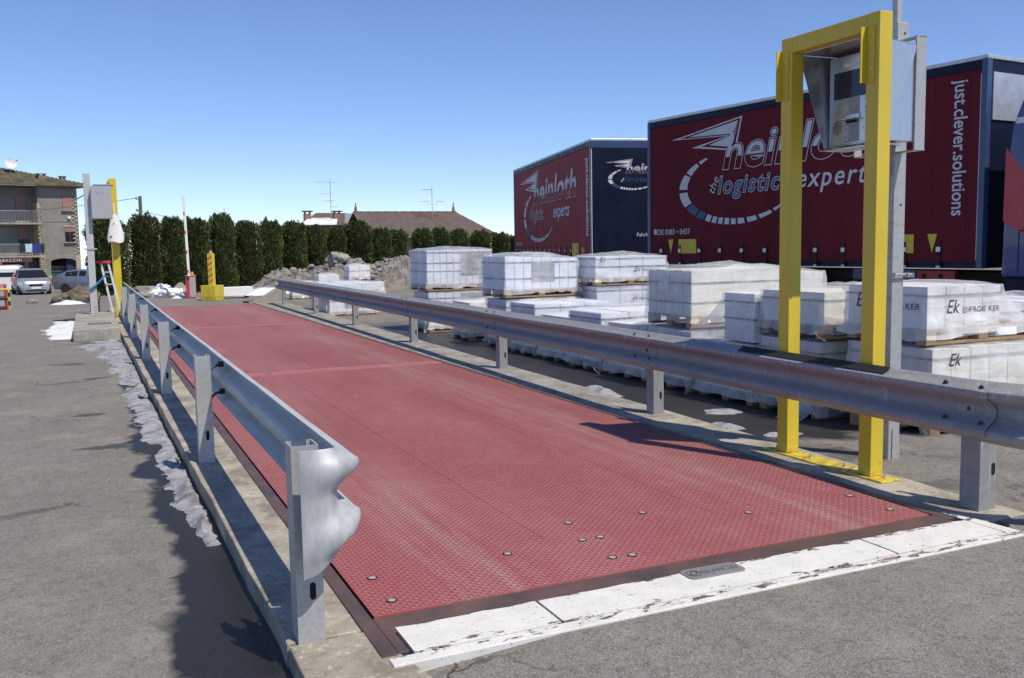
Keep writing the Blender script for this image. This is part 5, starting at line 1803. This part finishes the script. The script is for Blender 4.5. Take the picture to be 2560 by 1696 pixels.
tiled_slope(mb, 0.8, 4.2, -0.5, 4.0, 3.6, 5.05, 0.26, (3.0, 5.3))
mb.build('roof_slope', M['tile'], hl)
MB().add([(0.9, -0.4, 4.11), (3.6, -0.45, 4.11), (4.2, 1.6, 4.66), (2.0, 1.6, 4.66), (0.9, -0.4, 4.06), (3.6, -0.45, 4.06), (4.2, 1.6, 4.60), (2.0, 1.6, 4.60)], [(0, 1, 2, 3), (4, 7, 6, 5), (0, 4, 5, 1), (1, 5, 6, 2), (2, 6, 7, 3), (3, 7, 4, 0)]).build('roof_snow', M['snow_clean'], hl)
MB().add([(4.2, -0.5, 4.0), (6.9, 2.2, 4.75), (6.6, 3.6, 5.0), (5.3, 3.6, 5.1), (4.2, -0.5, 3.93), (6.9, 2.2, 4.68), (6.6, 3.6, 4.92), (5.3, 3.6, 5.02)], [(0, 1, 2, 3), (4, 7, 6, 5), (0, 4, 5, 1), (1, 5, 6, 2), (2, 6, 7, 3), (3, 7, 4, 0)]).build('verge_roof', M['galv_dirty'], hl)
for x in (1.85, 4.1):
    ch = empty('chimney', (x, 1.4, 0), parent=hl)
    part_box('stack', M['brick'], ch, -0.25, 0.25, -0.2, 0.25, 4.2, 4.95)
    part_box('cap_slab', M['dbolt'], ch, -0.36, 0.36, -0.3, 0.35, 5.10, 5.18)
    for dx in (-0.22, 0.14):
        part_box('cap_leg', M['brick'], ch, dx, dx + 0.08, -0.15, 0.2, 4.951, 5.099)


def antenna(loc, H, rods, label):
    a = empty('tv_antenna', loc, 0, label, 'antenna', 'television antennas on the roofs')
    MB().cyl((0, 0, 0), (0, 0, H), 0.022, n=6).build('mast', M['rail'], a)
    for z, x0, x1, n, dz in rods:
        b = MB().tube([(x0, 0, z + dz), (x1, 0, z)], 0.016, 5).build('boom', M['rail'], a)
        for k in range(n):
            t = (k + 0.5) / n
            x = x0 + (x1 - x0) * t
            zz = z + dz * (1 - t)
            MB().cyl((x, -0.35, zz), (x, 0.35, zz), 0.009, n=5).build('element', M['rail'], b)
    return a


antenna((15.85, 66.5, 3.6), 3.05, ((2.75, -1.3, 0.55, 9, 0.06), (1.9, -0.75, 0.05, 6, 0.0), (1.42, -0.6, 0.3, 5, -0.03), (0.95, 0.05, 0.55, 4, 0.0)), 'tall television antenna with four booms above the small house')
antenna((23.2, 64.5, 3.6), 2.3, ((2.15, -0.85, 0.0, 6, 0.02), (1.25, -0.9, -0.3, 4, 0.0), (1.25, 0.3, 0.9, 4, 0.0), (1.06, -0.4, 0.4, 2, 0.0)), 'television antenna with a forked lower boom above the long house')
up = empty('utility_pole', (1.55, 48.0, -0.65), 0, 'dark utility pole rising above the hedge beside the boom barrier', 'pole')
MB().cyl((0, 0, 0), (0.05, 0, 4.9), 0.11, 0.085, n=10).build('pole', M['pole'], up)
for z in (4.75, 4.15):
    MB().lathe([(0, z), (0.04, z), (0.03, z + 0.05), (0.045, z + 0.09), (0, z + 0.1)], 8, cx=-0.13, cy=0).build('insulator', M['dbolt'], up)
    part_box('insulator_arm', M['dbolt'], up, -0.14, 0.0, -0.02, 0.02, z - 0.02, z)


def wire(a, b, sag, label, r=0.014):
    a, b = Vector(a), Vector(b)
    pts = [a.lerp(b, k / 16) - Vector((0, 0, sag * 4 * (k / 16) * (1 - k / 16))) for k in range(17)]
    return tag(MB().tube(pts, r, 5).build('overhead_wire', M['pole']), label, 'wire', 'overhead wires')


wire((1.42, 48, 4.15), (-14.0, 60.0, 3.6), 0.35, 'overhead wire from the utility pole across the building front')
wire((1.45, 48, 3.55), (9.0, 60.0, 2.6), 0.1, 'overhead wire running right from the utility pole above the hedge')


# ------------------------------------------------------------------ cars
def car(loc, rz, paint, label, L=4.4, W_=1.78, H=1.6, van=False, name='parked_car'):
    o = empty(name, loc, rz, label, 'van' if van else 'car', 'vehicles parked in the yard')
    # local: front towards -y, x across; stations from front to rear
    g = 0.22
    if van:
        st_ = [(-L / 2, 0.62, 0.72, 0.72), (-L / 2 + 0.1, 0.9, 0.80, 0.80), (-L / 2 + 0.9, 1.06, 0.97, 0.97), (-L / 2 + 1.0, 1.08, 1.0, 1.10), (-L / 2 + 1.55, 1.1, 1.0, H - 0.06), (0.3, 1.1, 1.0, H), (L / 2 - 0.25, 1.08, 1.0, H - 0.04), (L / 2, 1.0, 0.97, H - 0.25)]
    else:
        st_ = [(-L / 2, 0.55, 0.70, 0.70), (-L / 2 + 0.08, 0.74, 0.83, 0.83), (-L / 2 + 0.55, 0.90, 0.96, 0.96), (-L / 2 + 1.05, 1.0, 1.0, 1.04), (-L / 2 + 1.9, 1.02, 1.0, H - 0.05), (0.35, 1.03, 1.0, H), (1.35, 1.02, 1.0, H - 0.1), (L / 2 - 0.25, 1.0, 0.97, 1.14), (L / 2, 0.85, 0.90, 0.95)]
    rs, gl_ = [], []
    hw = W_ / 2
    for y, belt, wf, top in st_:
        w = hw * wf
        top = max(top, belt + 0.015)
        tw = w * (0.94 if top - belt < 0.15 else 0.74)
        half = [(w * 0.86, g), (w * 0.98, g + 0.1), (w, (g + belt) / 2), (w * 0.97, belt), (tw, top - 0.05 if top - belt > 0.15 else top - 0.008), (tw * 0.75, top)]
        rs.append([(x, y, z) for x, z in half] + [(-x, y, z) for x, z in half[::-1]])
    body = MB().rings(rs).build('body', paint, o, smooth=True)
    # glazing strips just proud of the body
    n = len(st_)

    def pane(name_, quad):
        MB().add(quad, [(0, 1, 2, 3)]).build(name_, M['glass'], o)
    ws = 3
    f0, f1 = rs[ws], rs[ws + 1]
    e = 0.012
    q = [Vector(f0[4]).lerp(Vector(f1[4]), t) for t in (0.05, 0.95)]
    q2 = [Vector(f0[7]).lerp(Vector(f1[7]), t) for t in (0.05, 0.95)]
    nrm = Vector((0, -0.7, 0.7)) * 0.045
    pane('windscreen', [tuple(q2[0] * 1.0 + nrm), tuple(q[0] + nrm), tuple(q[1] * 1.0 + nrm), tuple(q2[1] + nrm)])
    r0_, r1_ = rs[-3], rs[-2]
    if not van:
        q = [Vector(r0_[4]).lerp(Vector(r1_[4]), t) for t in (0.1, 0.85)]
        q2 = [Vector(r0_[7]).lerp(Vector(r1_[7]), t) for t in (0.1, 0.85)]
        nr = Vector((0, 0.6, 0.75)) * 0.02
        pane('rear_window', [tuple(q[0] + nr), tuple(q2[0] + nr), tuple(q2[1] + nr), tuple(q[1] + nr)])
    else:
        pane('rear_window', [(-hw * 0.66, L / 2 - 0.02 + 0.012, H - 0.32), (-hw * 0.7, L / 2 + 0.015, 1.06), (hw * 0.7, L / 2 + 0.015, 1.06), (hw * 0.66, L / 2 - 0.02 + 0.012, H - 0.32)])
    for sg in (1, -1):
        i0 = 3 if sg > 0 else 8
        i1 = 4 if sg > 0 else 7
        for a, b in ((4, 5), (5, 6)):
            A, B = rs[a], rs[b]
            qd = []
            for t, (iu, il) in ((0.08, (i1, i0)), (0.92, (i1, i0))):
                up_ = Vector(A[iu]).lerp(Vector(B[iu]), t)
                lo = Vector(A[il]).lerp(Vector(B[il]), t)
                qd.append((lo.lerp(up_, 0.12) + Vector((sg * 0.014, 0, 0.006)), lo.lerp(up_, 0.88) + Vector((sg * 0.014, 0, 0.006))))
            pane('side_window', [tuple(qd[0][0]), tuple(qd[1][0]), tuple(qd[1][1]), tuple(qd[0][1])])
        for y in (-L / 2 + 0.85, L / 2 - 0.85):
            wh = empty('wheel', (sg * (hw - 0.1), y, 0.32), parent=o)
            MB().lathe([(0.2, -0.1), (0.3, -0.11), (0.32, -0.07), (0.32, 0.07), (0.3, 0.11), (0.2, 0.1)], 20, Matrix.Rotation(PI / 2, 4, 'Y')).build('tyre', M['tyre'], wh, smooth=True)
            MB().lathe([(0.0, 0.085 * sg), (0.06, 0.09 * sg), (0.19, 0.085 * sg), (0.2, 0.04 * sg), (0.0, 0.03 * sg)], 14, Matrix.Rotation(PI / 2, 4, 'Y')).build('rim', M['alu'], wh, smooth=True)
            MB().lathe([(0.0, -0.115 * sg), (0.37, -0.115 * sg), (0.37, 0.055 * sg), (0.0, 0.055 * sg)], 18, Matrix.Translation((sg * (hw - 0.085), y, 0.34)) @ Matrix.Rotation(PI / 2, 4, 'Y')).build('wheel_arch', M['chassis'], o)
        MB().add([(sg * hw * 0.52, -L / 2 + 0.03, 0.66), (sg * hw * 0.86, -L / 2 + 0.16, 0.68), (sg * hw * 0.90, -L / 2 + 0.36, 0.86), (sg * hw * 0.6, -L / 2 + 0.08, 0.78)], [(0, 1, 2, 3)], Matrix.Translation((0, -0.035, 0.015))).build('headlight', M['lamp'], o)
        MB().box(sg * hw * 0.78, sg * hw * 0.95, L / 2 - 0.02, L / 2 + 0.02, 0.75, 1.0 if not van else 1.3).build('tail_light', M['red'], o)
        MB().box(sg * (hw + 0.02), sg * (hw + 0.2), -L / 2 + 1.25, -L / 2 + 1.37, 0.98, 1.12).build('wing_mirror', paint, o, bevel=0.02)
    part_box('grille', M['chassis'], o, -hw * 0.42, hw * 0.42, -L / 2 - 0.02, -L / 2 + 0.03, 0.58, 0.70, 0.01)
    part_box('lower_intake', M['chassis'], o, -hw * 0.62, hw * 0.62, -L / 2 - 0.03, -L / 2 + 0.03, 0.27, 0.36, 0.01)
    part_box('number_plate', M['label'], o, -0.26, 0.26, -L / 2 - 0.045, -L / 2 - 0.032, 0.42, 0.53)
    return o


car((-4.35, 62.0, -1.11), R(10), M['silver'], 'silver car parked nose-on in front of the building', 4.5, 1.8, 1.62)
car((-5.9, 70.0, -1.17), R(178), M['carwhite'], 'white van seen from behind, left of the silver car', 4.4, 1.8, 1.85, True)
car((-0.9, 62.5, -1.11), R(58), M['bluegrey'], 'blue-grey car half hidden by the left galvanised post', 4.2, 1.76, 1.5)
car((14.15, 38.9, -0.36), R(-66), M['darkcar'], 'dark car nose showing between the rubble and the tall pallet stack', 4.5, 1.8, 1.6)
rvn = empty('red_van', (-7.3, 69.5, -1.17), R(2), 'red vehicle end showing at the left edge beside the white van', 'van')
part_box('body', M['red'], rvn, -1.0, 0.75, 0, 3.6, 0.4, 2.05, 0.08)
for x in (-0.8, 0.55):
    MB().lathe([(0.0, -0.1), (0.3, -0.1), (0.32, 0), (0.3, 0.1), (0.0, 0.1)], 16, Matrix.Translation((x, 0.7, 0.32)) @ Matrix.Rotation(PI / 2, 4, 'Y')).build('wheel', M['tyre'], rvn)
part_box('rear_window', M['glass'], rvn, -0.8, 0.55, -0.015, -0.002, 1.25, 1.8)
part_box('bumper', M['chassis'], rvn, -1.0, 0.75, -0.08, -0.002, 0.4, 0.6)


# ------------------------------------------------------------------ swap-body trailers
def arc_band(o, cx, cz, rx, rz_, segs, y, tx):
    """Broken elliptical ring of printed segments; segs: (a0,a1,w0,w1,mat) degrees clockwise from top-left."""
    for a0, a1, w0, w1, mt in segs:
        n = 6
        outer, inner = [], []
        for k in range(n + 1):
            t = k / n
            a = R(a0 + (a1 - a0) * t)
            w = w0 + (w1 - w0) * t
            outer.append((cx + tx * rx * math.cos(a), cz + rz_ * math.sin(a)))
            inner.append((cx + tx * (rx - w) * math.cos(a), cz + (rz_ - w * 0.8) * math.sin(a)))
        flat(o, outer + inner[::-1], y, M[mt], 'printed_arc')


def heinloth(o, x0, z0, size, y, sx=1.0, base='curt', fill='print', shear=0.22):
    """Winged outlined word with its tag line; x0 = left of the h, z0 = base line."""
    kw = dict(shear=shear, sx=0.92 * sx, spacing=1.02)
    w = size
    letter(o, 'heinloth', size, (x0, y, z0), M[fill], bold=0.036 * w, **kw)
    letter(o, 'heinloth', size, (x0, y - 0.002, z0), M[base], bold=0.022 * w, **kw)
    letter(o, 'heinloth', size, (x0, y - 0.004, z0), M[fill], bold=0.002 * w, clip=0.22 * w, **kw)
    wing = [(x0 - 1.25 * w * sx, z0 + 0.72 * w), (x0 + 0.46 * w * sx, z0 + 0.99 * w), (x0 + 0.34 * w * sx, z0 + 0.42 * w), (x0 + 0.10 * w * sx, z0 + 0.36 * w), (x0 - 0.72 * w * sx, z0 + 0.50 * w), (x0 + 0.12 * w * sx, z0 + 0.64 * w)]
    flat(o, wing, y + 0.0015, M[fill], 'printed_wing')
    cx = sum(p[0] for p in wing) / 6
    cz = sum(p[1] for p in wing) / 6
    flat(o, [(x0 - 1.05 * w * sx, z0 + 0.725 * w), (x0 + 0.42 * w * sx, z0 + 0.955 * w), (x0 + 0.31 * w * sx, z0 + 0.46 * w), (x0 + 0.10 * w * sx, z0 + 0.395 * w), (x0 - 0.50 * w * sx, z0 + 0.50 * w), (x0 + 0.24 * w * sx, z0 + 0.65 * w)], y - 0.0008, M[base], 'printed_wing')
    flat(o, [(x0 - 0.80 * w * sx, z0 + 0.735 * w), (x0 + 0.37 * w * sx, z0 + 0.915 * w), (x0 + 0.26 * w * sx, z0 + 0.48 * w), (x0 + 0.12 * w * sx, z0 + 0.43 * w), (x0 - 0.3 * w * sx, z0 + 0.505 * w), (x0 + 0.32 * w * sx, z0 + 0.665 * w)], y - 0.0029, M[fill], 'printed_wing')


def swap_body(name, loc, rz, L, label, cm='curt'):
    """Local x from rear to front along the visible side, y into the body, z up."""
    o = empty(name, loc, rz, label, 'trailer', 'red curtain-sided swap bodies')
    Wd = 2.5
    zb, zt = 1.22, 4.02
    part_box('load_floor', M['navy'], o, 0.05, L - 0.05, 0.03, Wd - 0.03, zb - 0.12, zb + 0.02)
    # curtain with slight billows
    n, m = 60, 12
    v = []
    for j in range(m + 1):
        for i in range(n + 1):
            u = 0.09 + (L - 0.18) * i / n
            t = j / m
            yy = 0.002 * math.sin(i * 0.9) * math.sin(PI * t) + 0.004 * fb(u * 1.2, t * 2.5, L) * math.sin(PI * t) + 0.005
            v.append((u, yy, zb - 0.03 + (zt - 0.125 - zb) * t))
    mb = MB()
    mb.v = v
    mb.f = [(j * (n + 1) + i, j * (n + 1) + i + 1, (j + 1) * (n + 1) + i + 1, (j + 1) * (n + 1) + i) for j in range(m) for i in range(n)]
    mb.build('curtain', M[cm], o, smooth=True)
    part_box('core_panel', M['curt'], o, 0.1, L - 0.1, 0.08, Wd - 0.02, zb + 0.03, zt - 0.08)
    for x0 in (0.0, L - 0.088):
        part_box('corner_post', M['navy2'], o, x0, x0 + 0.088, -0.01, 0.1, zb - 0.12, zt - 0.02, 0.006)
        part_box('corner_post', M['navy2'], o, x0, x0 + 0.088, Wd - 0.1, Wd, zb - 0.12, zt - 0.02, 0.006)
    part_box('roof_rail', M['navy'], o, 0.089, L - 0.089, -0.008, 0.09, zt - 0.15, zt - 0.03, 0.006)
    part_box('roof_sheet', M['alu'], o, 0.0, L, 0.0, Wd, zt - 0.028, zt + 0.03, 0.01)
    part_box('end_wall', M['navy'], o, 0.02, 0.075, 0.101, Wd - 0.101, zb - 0.1, zt - 0.035)
    fw = part_box('front_wall', M['navy'], o, L - 0.07, L - 0.02, 0.101, Wd - 0.101, zb - 0.1, zt - 0.035)
    part_box('front_panel', M['alu'], o, L - 0.019, L + 0.003, 0.13, Wd - 0.13, zt - 0.85, zt - 0.2)
    part_box('side_edge_trim', M['print'], o, L - 0.100, L - 0.090, -0.004, 0.006, zb, zt - 0.22)
    # tension straps with buckles along the lower hem
    k = 0
    x = 0.45
    s0 = None
    while x < L - 0.3:
        if s0 is None:
            s0 = MB().box(-0.024, 0.024, -0.012, 0.004, zb - 0.10, zb + 0.27).build('tension_strap', M['black'], o, (x, 0, 0))
            b0 = MB().box(-0.035, 0.035, -0.03, -0.013, zb + 0.12, zb + 0.19).build('buckle', M['alu'], s0)
            h0 = MB().box(-0.03, 0.03, -0.025, -0.005, zb - 0.12, zb - 0.085).build('hook', M['alu'], s0)
        else:
            s = again(s0, o, (x, 0, 0))
            again(b0, s, (0, 0, 0))
            again(h0, s, (0, 0, 0))
        x += 0.575
    return o


th1 = math.atan2(5.85 - 13.19, 10.48 - 9.72)
T1 = swap_body('swap_body_trailer', (9.72, 13.19, -0.1), th1, 7.45, 'large dark red curtain-sided trailer with white company lettering behind the yellow frame')
Y_ = -0.004
zz = 0.1
heinloth(T1, 2.20, 2.80 + zz, 0.92, Y_, 1.25)
letter(T1, 'the', 0.26, (1.98, Y_, 2.32 + zz), M['print'], rot=(PI / 2, R(-62), 0), shear=0.1)
letter(T1, 'logistic', 0.46, (2.08, Y_, 2.34 + zz), M['print'], shear=0.22, spacing=1.16, bold=0.016)
letter(T1, 'logistic', 0.46, (2.08, Y_ - 0.002, 2.34 + zz), M['printblue'], shear=0.22, spacing=1.16, bold=0.004)
letter(T1, 'experts', 0.46, (4.02, Y_, 2.34 + zz), M['print'], shear=0.22, spacing=1.16, bold=0.004)
sg = []
for a0, a1, w0, w1, mt in ((118, 128, 0.05, 0.09, 'print'), (131, 149, 0.10, 0.17, 'print'), (152, 177, 0.18, 0.24, 'print'), (183, 208, 0.24, 0.22, 'print'), (211, 226, 0.22, 0.20, 'printblue'), (228, 238, 0.20, 0.18, 'printblue'),
                           (240, 246, 0.17, 0.16, 'print'), (248, 253, 0.16, 0.15, 'print'), (255, 260, 0.15, 0.15, 'print'), (262, 267, 0.15, 0.14, 'print'), (269, 274, 0.14, 0.13, 'print'), (276, 283, 0.13, 0.12, 'print'),
                           (286, 296, 0.12, 0.11, 'print'), (299, 313, 0.10, 0.08, 'print'), (316, 334, 0.07, 0.03, 'print')):
    sg.append((a0, a1, w0, w1, mt))
arc_band(T1, 2.48, 2.44 + zz, 1.48, 0.68, sg, Y_, 1.0)
for i in (4, 5):
    pass
letter(T1, 'DE 0083 \u2022 0437', 0.155, (0.32, Y_, 1.60 + zz), M['print'], bold=0.002)
flat(T1, [(0.20, 1.61 + zz), (0.30, 1.61 + zz), (0.30, 1.71 + zz), (0.20, 1.71 + zz)], Y_, M['print'], 'printed_mark')
letter(T1, 'just.clever.solutions', 0.30, (6.96, Y_, 3.66 + zz), M['print'], rot=(PI / 2, PI / 2, 0), bold=0.004, sx=0.80)
for a, b in ((0.98, 1.50), (6.05, 6.35)):
    part_box('yellow_panel', M['hi'], T1, a, b, -0.0095, -0.0005, 1.22 + zz, 1.50 + zz)
for a in (0.74, 6.66):
    flat(T1, [(a - 0.08, 1.50 + zz), (a, 1.22 + zz), (a + 0.08, 1.50 + zz)], -0.006, M['hi'], 'yellow_pennant')
# supporting chassis below the first swap body
ch = empty('truck_chassis', (9.72, 13.19, -0.1), th1, 'black truck chassis with side boxes and wheels under the large trailer', 'truck chassis')
part_box('frame_rail', M['chassis'], ch, 0.3, 11.0, 0.75, 0.95, 0.72, 1.02)
part_box('frame_rail', M['chassis'], ch, 0.3, 11.0, 1.55, 1.75, 0.72, 1.02)
part_box('side_beam', M['navy2'], ch, 0.9, 3.3, 0.05, 0.14, 0.90, 1.07, 0.005)
part_box('side_beam', M['printred'], ch, 0.45, 0.88, 0.05, 0.13, 0.90, 1.06, 0.004)
part_box('side_beam', M['navy2'], ch, 5.2, 6.35, 0.05, 0.14, 0.90, 1.07, 0.005)
part_box('side_beam', M['printred'], ch, 6.37, 7.0, 0.05, 0.13, 0.90, 1.06, 0.004)
for a in (1.05, 6.1):
    part_box('warning_label', M['label'], ch, a, a + 0.24, 0.044, 0.049, 0.95, 1.02)
for a in (0.55, 0.70, 6.5, 6.78):
    MB().cyl((a, 0.043, 0.98), (a, 0.0495, 0.98), 0.035, n=10).build('slot_hole', M['hole'], ch)
part_box('underrun_guard', M['chassis'], ch, 1.4, 5.6, 0.12, 0.17, 0.42, 0.56)
part_box('side_box', M['grey'], ch, 6.5, 7.6, 0.15, 0.75, 0.30, 0.66, 0.02)
part_box('fuel_tank', M['alu'], ch, 5.55, 6.2, 0.2, 0.75, 0.42, 0.84, 0.05)
part_box('cargo_box', M['chassis'], ch, 0.3, 7.4, 0.4, 2.2, 0.5, 0.718)
for x in (1.1, 2.45, 3.75):
    for y in (0.2, 2.05):
        w = empty('wheel', (x, y, 0.5), parent=ch)
        MB().lathe([(0.28, 0.0), (0.47, -0.02), (0.5, 0.05), (0.5, 0.22), (0.47, 0.28), (0.28, 0.27)], 24, Matrix.Rotation(-PI / 2, 4, 'X')).build('tyre', M['tyre'], w, smooth=True)
        MB().lathe([(0.0, 0.08), (0.15, 0.08), (0.27, 0.02), (0.29, 0.05), (0.29, 0.2), (0.0, 0.2)], 18, Matrix.Rotation(-PI / 2, 4, 'X')).build('rim', M['dbolt'], w, smooth=True)
# tractor cab at the right edge
cab = empty('truck_cab', (10.50, 5.50, -0.1), th1, 'blue truck cab with a red swoosh cut by the right edge', 'truck cab')
pro = [(0.0, 0.98), (0.02, 2.4), (0.10, 3.05), (0.22, 3.35), (0.75, 3.75), (1.5, 3.7), (2.15, 2.9), (2.35, 1.9), (2.38, 0.98)]
MB().prism(pro, 'y', 0.0, 2.45).build('cab_shell', M['cabblue'], cab, bevel=0.05, seg=3)
part_box('lower_skirt', M['navy'], cab, 0.05, 2.35, 0.03, 2.4, 0.45, 0.979, 0.02)
part_box('step_box', M['grey'], cab, 0.1, 0.9, 0.02, 0.4, 0.30, 0.449, 0.02)
flat(cab, [(0.03, 2.75), (0.02, 1.75), (0.35, 1.55), (0.9, 1.5), (0.9, 1.6)], -0.003, M['cabred'], 'red_swoosh')
for a, b in (((0.25, 1.05), (0.25, 1.62)), ((0.25, 1.62), (1.3, 1.62))):
    MB().tube([(a[0], -0.002, a[1]), (b[0], -0.002, b[1])], 0.008, 5).build('panel_seam', M['chassis'], cab)
part_box('white_band', M['alu'], cab, 0.16, 0.9, -0.006, -0.0005, 3.05, 3.13)
w = empty('wheel', (1.5, 0.1, 0.5), parent=cab)
MB().lathe([(0.28, 0.0), (0.47, -0.02), (0.5, 0.05), (0.5, 0.22), (0.47, 0.28), (0.28, 0.27)], 24, Matrix.Rotation(-PI / 2, 4, 'X')).build('tyre', M['tyre'], w, smooth=True)
MB().lathe([(0.0, 0.08), (0.15, 0.08), (0.27, 0.02), (0.29, 0.2), (0.0, 0.2)], 18, Matrix.Rotation(-PI / 2, 4, 'X')).build('rim', M['alu'], w, smooth=True)

# second body, further back: visible side runs from far (rear) to the near corner, its navy end faces the camera
d2 = Vector((12.21 - 10.14, 25.38 - 16.35, 0)).normalized()
th2 = math.atan2(-d2.y, -d2.x)
L2 = 9.2
P2 = Vector((10.14, 16.35, -0.1)) + d2 * L2
T2 = swap_body('swap_body_trailer', P2, th2, L2, 'second red curtain-sided trailer with a navy end wall, standing behind the first', 'curt2')
heinloth(T2, L2 - 6.25, 2.68 + zz, 0.98, Y_, 1.62, base='curt2', shear=0.18)
letter(T2, 'the', 0.26, (L2 - 6.7, Y_, 2.2 + zz), M['print'], rot=(PI / 2, R(-55), 0))
letter(T2, 'logistic', 0.50, (L2 - 6.55, Y_, 2.20 + zz), M['print'], shear=0.2, sx=1.12, bold=0.020)
letter(T2, 'logistic', 0.50, (L2 - 6.55, Y_ - 0.002, 2.20 + zz), M['curt2'], shear=0.2, sx=1.12, bold=0.003)
letter(T2, 'experts', 0.50, (L2 - 3.80, Y_, 2.20 + zz), M['print'], shear=0.2, sx=1.15, bold=0.005)
arc_band(T2, L2 - 5.65, 2.28 + zz, 1.98, 0.76, sg, Y_, 1.0)
letter(T2, 'just.clever.solutions', 0.34, (L2 - 0.42, Y_, 3.52 + zz), M['print'], rot=(PI / 2, PI / 2, 0), bold=0.010, sx=0.70)
letter(T2, 'DE 0083 \u2022 0435', 0.15, (0.25, Y_, 1.42 + zz), M['print'])
part_box('yellow_panel', M['hi'], T2, L2 - 1.75, L2 - 1.15, -0.0095, -0.0005, 1.14 + zz, 1.46 + zz)
part_box('yellow_panel', M['hi'], T2, L2 - 0.82, L2 - 0.62, -0.0095, -0.0005, 1.14 + zz, 1.36 + zz)
# print on its near end: an empty sub-frame facing along +x of the body
E2 = empty('end_print', (L2 + 0.004, 0.0, 0), PI / 2, parent=T2)
part_box('end_panel', M['navy'], E2, 0.0, 2.5, -0.012, -0.001, 1.12, 3.83)
part_box('end_cap', M['navy2'], E2, 0.0, 2.5, -0.014, -0.001, 3.832, 4.0)
part_box('edge_trim', M['print'], E2, 0.0, 0.018, -0.02, -0.013, 1.15, 3.80)
ye = -0.016
heinloth(E2, 0.86, 3.13 + zz, 0.34, ye, 1.15, base='navy', shear=0.2)
letter(E2, 'the', 0.09, (0.78, ye, 2.9 + zz), M['print'], rot=(PI / 2, R(-60), 0))
letter(E2, 'logistic experts', 0.18, (0.84, ye, 2.92 + zz), M['navy2'], shear=0.2, spacing=1.1, bold=0.004)
arc_band(E2, 1.02, 2.98 + zz, 0.60, 0.26, [(a, b, c * 0.42, d * 0.42, m) for a, b, c, d, m in sg], ye, 1.0)
letter(E2, 'Fahrh\u00f6he 4,00 m', 0.13, (1.14, ye, 1.60 + zz), M['print'])
for x in (1.5, 6.8):
    lg = MB().box(x, x + 0.1, 0.15, 0.25, 0.0, 1.2)
    lg.build('support_leg', M['chassis'], T2)
    MB().box(x, x + 0.1, 2.25, 2.35, 0.0, 1.2).build('support_leg', M['chassis'], T2)
